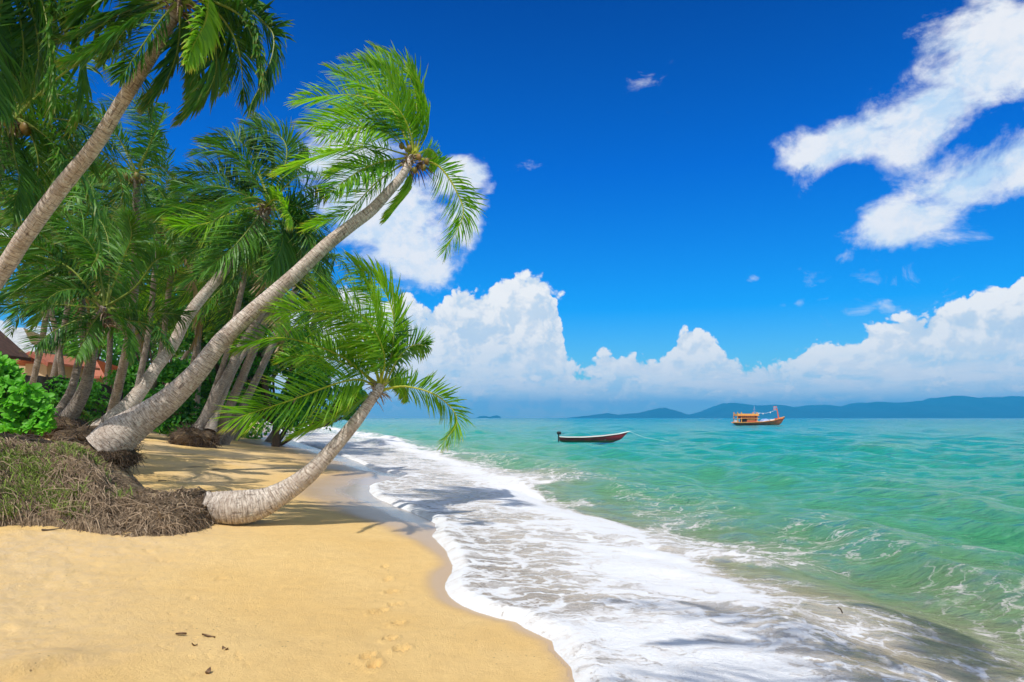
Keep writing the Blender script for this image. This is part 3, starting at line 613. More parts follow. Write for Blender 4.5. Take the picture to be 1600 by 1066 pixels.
# --- B: the low palm whose trunk lies on the sand
def palm_b():
    b = gp(360, 826); t = thing('coconut_palm', 'small coconut palm rising from a swollen bole lying on the sand', 'palm tree', b, PG)
    Y0 = b[1]+.27
    cp = [(314,786,38),(332,792,48),(362,794,55),(390,791,52),(415,784,43),(440,771,35),(462,757,31),(487,737,27),(507,716,24),(530,690,21),(555,660,19),(574,634,16),(590,612,14),(594,604,14)]
    n = len(cp); Ys = np.linspace(Y0, Y0+.9, n)
    pts = [P(x, y, Y) for (x, y, w), Y in zip(cp, Ys)]; rad = [w/2/F*Y*offax(x) for (x, y, w), Y in zip(cp, Ys)]
    obj('trunk', trunk_mesh('trunkB', pts, rad, .018, 40, seed=9, ridge=.05), M_TR, t)
    root_ball('root_ball', P(316, 800, Y0+.04), .25, .85, 900, 8, t, smat=M_STR, droop=.9)
    Y = Ys[-1]; fr = [(-.9, 77, [(594,604),(601,560),(584,515),(545,475),(494,456)], 1.15), (.7, 80, [(598,604),(613,545),(614,490),(590,440),(545,408)], 1.05),
          (-.2, 72, [(594,604),(575,540),(530,497),(480,485),(430,490)], 1.0), (.3, 52, [(590,604),(535,558),(461,531),(410,530),(371,545)], .85),
          (-1.0, 72, [(588,606),(565,594),(530,598),(465,622),(410,640),(362,656)], 1.2), (-.2, 67, [(594,610),(635,604),(685,620),(714,655),(693,692)], .75),
          (.5, 62, [(602,602),(622,560),(645,540),(668,540)], .85), (.6, 52, [(588,612),(556,630),(510,655),(455,682)], .75),
          (.9, 62, [(592,602),(550,572),(490,556),(440,560)], .9), (.9, 80, [(597,600),(594,530),(582,470),(560,420)], 1.0),
          (-.6, 72, [(596,602),(590,555),(556,505),(505,478)], 1.0), (.8, 47, [(600,604),(616,590),(630,596),(636,625)], .5),
          (1.2, 72, [(596,600),(570,560),(520,545),(470,560)], .9), (.3, 77, [(600,600),(612,560),(626,530),(636,505)], .7)]
    hero_fronds(t, Y, fr, .62, M_PALM, .029, 90, wind=.22, droop=.22)
    mb = MB()   # unopened spear with a few stiff leaflets
    mb.tube(cr([P(600,602,Y), P(613,545,Y), P(616,490,Y), P(611,440,Y)], 12), np.linspace(.016, .003, 12), 5, -1)
    for (a, b2) in [((616,512),(646,492)),((616,520),(655,514)),((616,523),(652,524)),((614,508),(628,484)),((614,500),(620,470)),((617,528),(628,560))]:
        A = P(*a, Y); B = P(*b2, Y-.1); w = np.array([0, .0, .014]); mb.add([A-w*.5, A+w*.5, (A+B)/2+w, (A+B)/2-w, (A+B)/2-w, (A+B)/2+w, B+w*.05, B-w*.05], [[0,1,2,3],[4,5,6,7]], .3)
    me = mb.mesh('spear', False); me.attributes.new('vr', 'FLOAT', 'POINT'); obj('spear_leaf', me, M_PALMD, t)
    crown_base(t, P(594, 606, Y), pts[-1]-pts[-3], .095, 4)
palm_b()
# --- C: tall palm at the top left
def simple_palm(name, label, basepx, Yb, crown, Yc, w0, w1, n, L, leaf, mat, seed, bend=(0, 0), tmat=None, fronds=None, flw=.034, **kw):
    cx, cy = crown; X0 = (basepx-800)/F*Yb; z0 = gz(X0, Yb)
    t = thing('coconut_palm', label, 'palm tree', (X0, Yb, z0), PG)
    A = np.array([X0, Yb, z0-.15]); B = P(cx, cy, Yc); M_ = (A+B)/2+np.array([bend[0], 0, bend[1]]); Q = A+(B-A)*.12+np.array([bend[0]*.6, 0, bend[1]*.35])
    r0 = w0/2/F*Yb; r1 = w1/2/F*Yc
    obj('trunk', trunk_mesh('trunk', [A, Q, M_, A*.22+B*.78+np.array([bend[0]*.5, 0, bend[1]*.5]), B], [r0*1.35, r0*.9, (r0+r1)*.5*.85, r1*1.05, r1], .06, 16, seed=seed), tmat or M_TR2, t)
    if fronds: hero_fronds(t, Yc, fronds, leaf, mat, flw*.8, 76)
    rand_fronds(t, B, n, L, leaf, mat, seed, **kw)
    crown_base(t, B, B-M_, max(.1, r1*1.1), seed)
    for i in range(4):
        a = i*1.7+seed; nut(B+np.array([math.cos(a)*.2, math.sin(a)*.2-.1, -.15]), .09, t)
    return t
def palm_c():
    Yb, Yc = 9.2, 7.6; X0 = (-260-800)/F*Yb
    t = thing('coconut_palm', 'tall palm crossing the upper left corner, crown cut by the top edge', 'palm tree', (X0, Yb, gz(X0, Yb)), PG)
    cp = [(-300,780,44),(-200,670,34),(-60,505,28),(6,420,25),(40,368,24),(98,290,23),(150,225,21),(190,160,19.5),(235,90,18),(270,30,17),(288,-12,16)]
    Ys = np.linspace(Yb, Yc, len(cp)); pts = [P(x, y, Y) for (x, y, w), Y in zip(cp, Ys)]; rad = [w/2/F*Y*offax(x) for (x, y, w), Y in zip(cp, Ys)]
    pts[0][2] = gz(pts[0][0], pts[0][1])-.1
    obj('trunk', trunk_mesh('trunkC', pts, rad, .022, 28, seed=4, ridge=.04), M_TR, t)
    Y = Yc; fr = [(-.4, 60, [(290,-12),(360,-5),(412,35),(428,62),(418,110),(392,163)], .8), (.3, 60, [(290,-12),(340,20),(372,75),(382,158)], .8),
          (.4, 65, [(288,-8),(325,30),(338,100),(320,150),(287,184)], .9), (-.8, 60, [(300,-20),(322,-10),(322,30),(305,65),(290,98)], .6, M_PALM),
          (-.3, 50, [(275,5),(245,40),(210,90),(188,124)], .7), (-.2, 45, [(270,0),(200,38),(150,78),(112,96)], .75), (.4, 40, [(268,-4),(190,20),(135,52),(96,62)], .7),
          (.5, 55, [(283,10),(276,80),(256,132),(232,164)], .75), (.2, 35, [(268,-8),(200,-14),(150,2),(115,38)], .8), (-.6, 55, [(292,-12),(370,20),(398,70),(408,128)], .7),
          (.9, 60, [(286,0),(300,50),(312,100),(300,160)], .7), (.8, 40, [(270,0),(220,20),(185,60),(160,100)], .6), (.9, 50, [(292,-8),(340,0),(385,35),(402,80)], .7), (1.0, 55, [(290,0),(330,35),(355,90),(352,140)], .7)]
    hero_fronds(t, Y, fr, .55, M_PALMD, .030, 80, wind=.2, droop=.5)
    rand_fronds(t, P(288,-14,Y), 9, 1.2, .5, M_PALMD, 77, elr=(15, 80), pairs=44, width=.03)
    crown_base(t, P(288,-12,Y), pts[-1]-pts[-3], .12, 6)
palm_c()
def palm_d():
    b = gp(168, 668); Yb = b[1] = min(b[1], 15.0); X0 = (168-800)/F*Yb
    t = thing('coconut_palm', 'slim palm just behind and parallel to the long leaning one, crown of arching dark fronds', 'palm tree', (X0, Yb, gz(X0, Yb)), PG)
    cp = [(150,682,40),(172,662,31),(202,632,24),(224,604,20),(245,573,18),(269,541,17),(293,495,16.5),(321,458,16),(349,425,15.5),(385,375,14),(415,330,13)]
    Ys = np.linspace(Yb, 17.5, len(cp)); pts = [P(x, y, Y) for (x, y, w), Y in zip(cp, Ys)]; rad = [w/2/F*Y*offax(x) for (x, y, w), Y in zip(cp, Ys)]
    obj('trunk', trunk_mesh('trunkD', pts, rad, .03, 28, seed=14, ridge=.03), M_TR, t)
    root_ball('root_ball', P(150, 684, Yb-.1), .75, .34, 420, 15, t)
    Y = 17.5; fr = [(.5, 58, [(420,318),(402,270),(370,238),(309,238)]), (1.0, 58, [(420,315),(397,248),(370,218),(334,214)]), (.3, 68, [(422,315),(447,250),(438,214),(388,197)]),
          (1, 53, [(415,318),(370,293),(336,270),(280,268)]), (-.3, 48, [(412,318),(348,293),(280,290)]), (-.9, 43, [(410,318),(336,316),(280,324),(250,336)]),
          (-1.5, 63, [(414,325),(395,350),(365,385),(316,425)], 1.1), (-1.3, 68, [(425,325),(440,355),(438,390),(414,430)]), (-.5, 58, [(425,322),(450,338),(475,365),(487,395)]),
          (.2, 48, [(425,318),(462,322),(485,340),(494,376)]), (1.0, 38, [(425,315),(455,306),(494,290),(515,300)]), (1.2, 68, [(425,312),(452,265),(468,238),(482,236)], .8),
          (-2.0, 58, [(412,326),(428,312),(444,322),(452,345)], .7, M_PALM), (-1.3, 53, [(412,322),(370,330),(320,350),(275,352)], 1, M_PALM), (-1.0, 58, [(412,325),(375,352),(330,372),(288,398)]),
          (1.5, 63, [(422,315),(425,260),(410,215),(398,190)]), (-.5, 63, [(418,325),(405,365),(390,400),(352,440)]), (1, 58, [(425,322),(465,345),(470,400),(455,440)])]
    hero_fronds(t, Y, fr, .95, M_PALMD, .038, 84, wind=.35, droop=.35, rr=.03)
    rand_fronds(t, P(420,322,Y), 8, 2.6, .8, M_PALMD, 31, elr=(-30, 60))
    crown_base(t, P(418,324,Y), pts[-1]-pts[-3], .17, 8)
palm_d()
def palm_e():
    b = gp(90, 668); Yb = min(b[1], 15.5); X0 = (90-800)/F*Yb
    for q, (lab, cp, Yc, col) in enumerate([
        ('stout right stem of the forked palm pair beside the green shrub, low spreading crown', [(94,666,28),(114,642,22),(132,608,18),(141,570,15),(146,535,15),(154,505,15),(165,480,14)], Yb-.3, 1),
        ('thin left stem of the forked palm pair beside the green shrub', [(82,664,24),(96,640,16),(112,608,12),(122,570,11),(132,535,10),(128,470,9),(112,420,9)], Yb+.5, 0)]):
        t = thing('coconut_palm', lab, 'palm tree', (X0+.4*q, Yb+.3*q, gz(X0, Yb)), PG)
        Ys = np.linspace(Yb+.3*(1-col), Yc, len(cp)); pts = [P(x, y, Y) for (x, y, w), Y in zip(cp, Ys)]; rad = [w/2/F*Y*offax(x) for (x, y, w), Y in zip(cp, Ys)]
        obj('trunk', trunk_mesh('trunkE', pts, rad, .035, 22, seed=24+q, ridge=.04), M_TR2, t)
        if col:
            root_ball('root_ball', P(90, 668, Yb), .62, .42, 300, 25, t)
            fr = [(.3, 35, [(165,478),(110,455),(55,450),(0,462)]), (-1.2, 30, [(165,482),(90,476),(30,476),(-30,490)]), (-.5, 55, [(165,478),(150,400),(125,365),(95,340)]), (.8, 60, [(168,476),(172,400),(160,350),(128,325)]),
                  (-.3, 45, [(168,478),(210,450),(240,410),(262,400)]), (-1.0, 40, [(170,486),(200,500),(235,508),(262,540)]), (.5, 35, [(170,482),(220,486),(262,490),(290,492)]), (-1.2, 50, [(160,482),(120,500),(80,520),(50,545)], .8),
                  (.5, 50, [(160,478),(110,420),(60,400),(18,395)]), (-.8, 55, [(166,476),(190,410),(205,370),(200,335)]), (1, 40, [(160,480),(100,440),(40,430),(-20,440)]), (-1.4, 45, [(168,482),(185,500),(198,520),(200,560)], .7),
                  (-1.2, 45, [(162,484),(145,505),(132,530),(118,560)], .7), (1.2, 50, [(165,476),(140,420),(90,385),(50,380)]), (-1.5, 30, [(160,478),(130,455),(95,455),(60,478)], .9)]
            hero_fronds(t, Yc, fr, .78, M_PALMD, .032, 80, wind=.3, droop=.4, rr=.028)
            crown_base(t, P(165,482,Yc), pts[-1]-pts[-3], .2, 12)
        else: rand_fronds(t, pts[-1], 16, 2.4, .7, M_PALMD, 41, elr=(-20, 80))
palm_e()
# --- G, H: dark crowns in the corner; F: crown above E
simple_palm('p', 'dark palm at the upper left edge, fronds spreading behind the tall crossing trunk', -60, 12.5, (24,186), 11.0, 24, 16, 10, 2.8, .7, M_PALMD, 52, (-.5, 0), fronds=[
    (-.5, 45, [(28,182),(75,184),(130,195),(178,228)]), (.3, 50, [(26,180),(60,150),(100,150),(140,175)]), (-.6, 60, [(26,184),(55,200),(85,230),(90,280)]), (.5, 40, [(24,184),(60,190),(110,225),(140,265)]),
    (.4, 60, [(26,176),(50,120),(90,110),(103,96)], .6), (-.8, 50, [(22,190),(20,230),(30,280),(20,330)]), (-.6, 50, [(22,188),(-10,220),(-30,270),(-40,320)]), (.2, 55, [(26,184),(50,215),(60,260),(50,310)])], width=.04)
simple_palm('p', 'dark coconut palm whose crown hangs into the topmost left corner', -330, 9.5, (15,-60), 8.0, 28, 18, 12, 2.4, .6, M_PALMD, 53, (-.5, 0), fronds=[
    (-.4, 65, [(15,-60),(60,-10),(76,60),(78,168)]), (.2, 60, [(15,-60),(30,20),(36,90),(20,170)]), (-.6, 60, [(15,-60),(0,20),(-5,100),(0,185)]), (.3, 50, [(20,-60),(85,-30),(118,12),(90,62)], .7),
    (.6, 60, [(15,-60),(50,20),(60,90),(45,150)]), (.5, 55, [(18,-60),(60,-25),(85,20),(62,70)], .8), (-.3, 60, [(10,-60),(-20,0),(-30,80),(-40,160)])], width=.04)
simple_palm('p', 'coconut palm with its leafy crown just right of the tall trunk', 150, 22, (214,272), 19, 17, 11, 9, 3.0, .8, M_PALMD, 54, (.5, 0), fronds=[
    (.5, 45, [(208,268),(157,200),(112,176),(79,140)]), (-.3, 40, [(208,270),(140,234),(84,230),(22,254)]), (-.8, 35, [(206,272),(165,272),(125,292),(100,330)]), (.3, 60, [(214,262),(236,215),(225,175),(165,158)]),
    (.4, 65, [(216,262),(242,205),(238,170),(220,165)]), (-.6, 45, [(220,266),(255,262),(272,290),(268,330)]), (-.8, 60, [(216,276),(225,310),(228,350),(215,390)]), (-.5, 60, [(208,276),(190,310),(185,350),(165,380)]),
    (.6, 55, [(208,266),(185,215),(160,190),(130,180)]), (-.6, 40, [(206,274),(160,262),(100,262),(50,300)])], width=.05)
# --- I and the palms behind
simple_palm('p', 'coconut palm showing its crown just behind the middle of the long leaning trunk', 330, 31, (455,396), 29, 17, 11, 20, 3.0, .85, M_PALMD, 55, (.1, 0), tmat=M_TR2, width=.05)
simple_palm('p', 'thin pale palm stem crossing behind the long leaning trunk toward the low palm', 345, 32, (478,412), 32, 15, 9, 12, 2.8, .85, M_PALMD, 56, (.2, 0), width=.05)
BG = [('palm far back above the forked pair, crown against the upper dark fronds', 60, 34, (130,300), 33, 70), ('palm low behind the forked pair with fronds over the house roofs', 100, 28, (60,400), 27, 71), ('palm filling the gap between the slim trunk and the long trunk', 300, 34, (300,395), 33, 72), ('palm behind the long trunk, lower than its dark neighbour crown', 350, 36, (400,470), 35, 73), ('palm in the middle of the grove, lower crown', 240, 38, (190,430), 37, 75),('palm with yellow-lit fronds low in the dark grove left of the parallel slim trunk', 212, 30, (268,420), 29, 61), ('palm crown filling the grove between the forked pair and the slim trunk', 190, 27, (248,360), 26, 62),
      ('palm low behind the slim parallel trunk, fronds brushing the shrubs', 258, 36, (322,470), 35, 63), ('palm of the grove with a thin straight stem ending behind the arching dark crown', 296, 28, (385,420), 27, 64),
      ('palm high at the left edge of the grove behind the tall trunk', 20, 20, (85,330), 19, 65), ('distant palm low between the red roof and the slim trunk', 205, 48, (232,505), 47, 66), ('slender distant palm beside the forked pair', 150, 33, (172,440), 32, 67),
      ('palm behind the crown of arching dark fronds, higher and farther back', 270, 40, (345,355), 39, 68), ('palm right at the end of the grove behind the leaning trunk', 420, 44, (500,470), 43, 69)]
for lab, bx, Yb, cr_, Yc, sd in BG:
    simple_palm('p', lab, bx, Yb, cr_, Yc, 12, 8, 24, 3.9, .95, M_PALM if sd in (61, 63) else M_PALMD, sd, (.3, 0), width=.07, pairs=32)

def overhead():
    x, y = -5.2, -2.0; t = thing('coconut_palm', 'coconut palm leaning over the photographer, its shade falling on the near foam', 'palm tree', (x, y, gz(x, y)), PG)
    A = np.array([x, y, gz(x, y)-.2]); B = np.array([1.5, -.2, 8.0])
    obj('trunk', trunk_mesh('trunk', [A, A+[.9,.3,1.2], (A+B)/2+[.5,0,-.4], B], [.32,.22,.15,.12], .06, 18, seed=91), M_TR, t)
    rand_fronds(t, B, 9, 2.7, .7, M_PALMD, 92, elr=(-30, 70), pairs=44, width=.045)
overhead()

# ------------------------------------------------------------------ other plants
def leaf_cloud(blobs, size, seed, aspect=.55, up=.35):
    """blobs: (centre, radii, count); one 2-quad leaf each"""
    r = np.random.default_rng(seed); C = []; 
    for c, rad, cnt in blobs:
        d = r.normal(0, 1, (cnt, 3)); d /= np.linalg.norm(d, axis=1)[:, None]; k = r.uniform(.55, 1.05, (cnt, 1))**.6
        lump = 1+.35*np.sin(d[:, :1]*7+c[0])*np.cos(d[:, 2:]*6+c[1]); C.append((np.array(c)+d*k*lump*np.array(rad), d))
    p = np.concatenate([a for a, b in C]); d = np.concatenate([b for a, b in C]); n = len(p)
    N = d*.6+np.array([0,0,up])+r.normal(0, .5, (n, 3)); N /= np.linalg.norm(N, axis=1)[:, None]
    A = r.normal(0, 1, (n, 3)); A -= (A*N).sum(1)[:, None]*N; A /= np.linalg.norm(A, axis=1)[:, None]; B = np.cross(N, A)
    s = (size*r.uniform(.6, 1.3, n))[:, None]
    v = np.stack([p-A*s*.5, p+B*s*aspect*.5+N*s*.08, p+A*s*.5-N*s*.1, p-B*s*aspect*.5+N*s*.08], 1).reshape(-1, 3)
    f = np.arange(n*4).reshape(n, 4); rv = np.repeat(r.random(n), 4)
    return mk_mesh('leaves', v, f, False, {'va': np.full(n*4, .3), 'vr': rv})
def tree(label, px, Y, top_py, wpx, seed, leaf=.22, dens=1.0, name='broadleaf_tree', mat=None, cat='tree', group='broadleaf trees in the grove', low=0.15, bpx=None):
    r = np.random.default_rng(seed); X = (px-800)/F*Y; z0 = gz(X, Y); top = H-(top_py-HZ)/F*Y; hgt = top-z0; W = wpx/F*Y/2
    t = thing(name, label, cat, (X, Y, z0), group); blobs = []; mb = MB(); fk = None; XB = X if bpx is None else (bpx-800)/F*Y; base = np.array([XB, Y, gz(XB, Y)-.2]); t.location.x = XB
    nb = 13
    for i in range(nb):
        a = r.uniform(0, 6.28); q = r.uniform(0, 1)**.5*.72; zz = z0+hgt*(low+(1-low-.12)*r.random()); k = 1-.5*((zz-z0)/hgt-.5)**2*4*.7
        c = np.array([X+math.cos(a)*W*q*k, Y+math.sin(a)*W*q*k*.8, zz]); R_ = W*r.uniform(.28, .46)
        blobs.append((c, (R_, R_, min(R_*.75, hgt*.3)), int(240*dens))); fk = base*.6+np.array([X, Y, z0+hgt*(low+.5)/1.5])*.4 if fk is None else fk; mb.tube(cr([fk, (fk*.5+c*.5)+[0,0,-.04*hgt], c], 8), np.linspace(.09, .03, 8)*min(1.3, hgt/5), 6, .3)
    mb.tube(cr([base, base*.5+fk*.5+[.05,0,0], fk+[0,0,.1]], 10), np.linspace(.17, .10, 10)*min(1.4, hgt/5), 8, .3)
    obj('trunk', mb.mesh('limbs'), M_STRD, t); obj('crown', leaf_cloud(blobs, leaf, seed), mat or M_BROAD, t); return t
tree('tall dark tree closing the grove behind the slim parallel trunk', 250, 46, 420, 200, 202, .42, 1.2)
tree('broad tree filling the grove under the arching dark crown', 345, 40, 430, 190, 203, .36, 1.5)
tree('round leafy tree right of the palm trunks, dark green above the beach', 430, 36, 470, 170, 204, .33, 1.7)
tree('low leafy tree at the right end of the grove behind the low palm fronds', 490, 40, 545, 120, 205, .30, 1.4, low=.3, bpx=425)
tree('bushy tree above the end of the dark fence', 215, 30, 565, 90, 206, .26, .8)
tree('rounded bush between the slim trunk and the long leaning trunk', 285, 30, 560, 110, 207, .26, 1.2, cat='bush', name='broadleaf_bush')
tree('tall dark tree behind the forked palm pair', 130, 55, 400, 190, 214, .48, 1.4)
tree('tall dark tree farthest back behind the arching dark crown', 350, 62, 350, 230, 215, .5, 1.6)
tree('low hedge-like bush hanging over the dark fence', 120, 24, 590, 100, 208, .17, .8, cat='bush', name='broadleaf_bush')
tree('tree with drooping leafy end over the far beach, behind the low palm trunk', 546, 38, 600, 66, 209, .22, .9, low=.55, bpx=425)
tree('small dark tree behind the red roof', 82, 44, 548, 50, 210, .25, .6)
tree('dark tree deep in the grove behind the yellow-lit fronds', 300, 60, 470, 260, 211, .5, 1.3)
tree('dark crown far behind the forked palm pair', 190, 62, 510, 120, 212, .45, .8)
tree('leafy mass behind the root balls, near the far beach', 370, 48, 560, 120, 213, .36, 1.4, low=.1)
def shrub():
    Y = 12.0; X = (8-800)/F*Y; z0 = gz(X, Y); t = thing('beach_shrub', 'bright green big-leaved shrub at the left edge in front of the dark fence', 'shrub', (X, Y, z0))
    r = np.random.default_rng(60); mb = MB(); V = []; Fc = []; va = []; vr = []; nn = 0
    top = np.interp
    for q in range(480):
        px = r.uniform(-95, 76); ty = float(np.interp(px, [-95,0,20,45,76], [545,562,572,600,628])); py = r.uniform(ty, 676); Yq = Y+r.uniform(-.65, .6)
        c = P(px, py, Yq); ax = np.array([r.normal()*.5+.15, -.55+r.normal()*.4, .8]); ax /= np.linalg.norm(ax)
        if q % 3 == 0: mb.tube(cr([np.array([X+r.normal()*.3, Y, z0]), (np.array([X, Y, z0])+c)/2+[0,0,-.15], c], 6), np.linspace(.016, .007, 6), 4, .3)
        u = np.cross(ax, [0.3,0.2,1]); u /= np.linalg.norm(u); w = np.cross(ax, u); rnd = r.random()
        for k in range(9):
            a = k*2.4; o = math.cos(a)*u+math.sin(a)*w; tilt = .35+.06*k; d = o*math.cos(tilt)+ax*math.sin(tilt); L = r.uniform(.11, .17); sd = np.cross(d, ax); sd /= np.linalg.norm(sd)
            nrm = np.cross(sd, d)
            for (u0, w0, b0) in [(0,.008,0),(.45,.030,.012),(.8,.042,.004),(1.0,.012,-.02)]:
                for sg in (-1, 0, 1): V.append(c+d*L*u0+sd*w0*sg*L/.14+nrm*(b0+abs(sg)*.012)); va.append(.3); vr.append(np.clip(rnd*.6+r.random()*.4, 0, 1))
            for i in range(3):
                for j in range(2): b = nn+i*3+j; Fc.append([b, b+1, b+4, b+3])
            nn += 12
    obj('foliage', mk_mesh('shrubleaves', np.array(V), np.array(Fc), True, {'va': np.array(va), 'vr': np.array(vr)}), M_SHRUB, t); obj('stem', mb.mesh('stems'), M_STRD, t)
shrub()
def small_palm(label, px, Y, h, n, seed, leaf=.35, mat=None):
    X = (px-800)/F*Y; z0 = gz(X, Y); t = thing('palm_seedling', label, 'young palm', (X, Y, z0))
    r = np.random.default_rng(seed)
    for i in range(n):
        p = grow((X, Y, z0), i*2.4+r.normal()*.2, math.radians(r.uniform(35, 80)), h*r.uniform(.8, 1.2), .18, .02)
        obj('frond', frond_mesh('frond', p, leaf, 22, r.uniform(-30, 30), .15, .25, seed*50+i, .03, t0=.25, rr=.012), mat or M_PALMD, t)
small_palm('young palm in front of the dark fence, between forked pair and slim trunk', 156, 20.5, 1.1, 11, 71)
small_palm('tiny palm seedling on the sand left of the young palm by the fence', 129, 19, .35, 6, 72, .16, M_PALM)
def palm_cluster():
    b = gp(305, 688); b[1] = min(b[1], 27)
    Yb = b[1]; X0 = (305-800)/F*Yb
    t = thing('coconut_palm', 'double-stemmed palm standing on a round dark root ball on the shaded beach', 'palm tree', (X0, Yb, gz(X0, Yb)), PG)
    for cp, q in (([(310,674,26),(318,660,18),(339,615,14),(360,577,12),(376,540,11),(408,490,10),(436,452,9)], 0), ([(328,674,18),(336,650,11),(348,619,10),(366,577,9),(388,540,8),(425,478,7),(452,440,7)], 1)):
        Ys = np.linspace(Yb, Yb+1+q, len(cp)); pts = [P(x, y, Y) for (x, y, w), Y in zip(cp, Ys)]; rad = [w/2/F*Y*1.1 for (x, y, w), Y in zip(cp, Ys)]
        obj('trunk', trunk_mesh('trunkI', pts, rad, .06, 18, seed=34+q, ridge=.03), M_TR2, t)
    root_ball('root_ball', P(304, 686, Yb), .82, .55, 1500, 35, t)
    rand_fronds(t, pts[-1], 12, 3.0, .8, M_PALMD, 88, width=.06)
palm_cluster()
def stump():
    b = gp(362, 680); t = thing('palm_root_stump', 'low dark root stump right of the round root ball, under the low frond tips', 'stump', b)
    k = b[1]/30.0; root_ball('root_mass', np.array(b)+[0, 0, .22], .62*k, .62, 260, 36, t)
stump()
# slanting pale stems along the grove edge
r_ = np.random.default_rng(12)
stems = [(282,640,298,606,44,'first'),(298,648,320,610,40,'second'),(310,642,322,612,50,'x'),(338,648,352,600,38,'x'),(350,652,366,618,36,'x'),(366,648,392,608,40,'x'),(372,642,396,604,52,'x'),(232,640,252,600,42,'x'),(258,640,270,604,48,'x')]
lab = ['pale slanting stem nearest the long trunk at the grove edge','thicker pale slanting stem left of the round root ball','thin dark stem behind the thicker pale one','brown upright stem right above the round root ball','white-lit slanting stem above the root stump','dark leaning stem over the root stump','thin far stem leaning toward the beach','grey stem behind the slim parallel trunk','thin stem between the two big leaning trunks']
for (x0, y0, x1, y1, Y, q), lb in zip(stems, lab):
    X0 = (x0-800)/F*Y; z0 = gz(X0, Y); A = np.array([X0, Y, z0-.1]); d = P(x1, y1, Y)-P(x0, y0, Y); d /= d[2]; B = A+d*r_.uniform(5.5, 7)
    t = thing('slanting_palm', lb, 'palm tree', (X0, Y, z0), 'leaning stems along the grove edge')
    obj('trunk', trunk_mesh('stem', [A, (A+B)/2+[-.25,0,0], B], [.19,.13,.11], .15, 10, seed=int(x0)), M_TR, t)
    rand_fronds(t, B, 9, 2.6, .8, M_PALMD, int(x0)+7, pairs=22, width=.09, elr=(-25, 70))

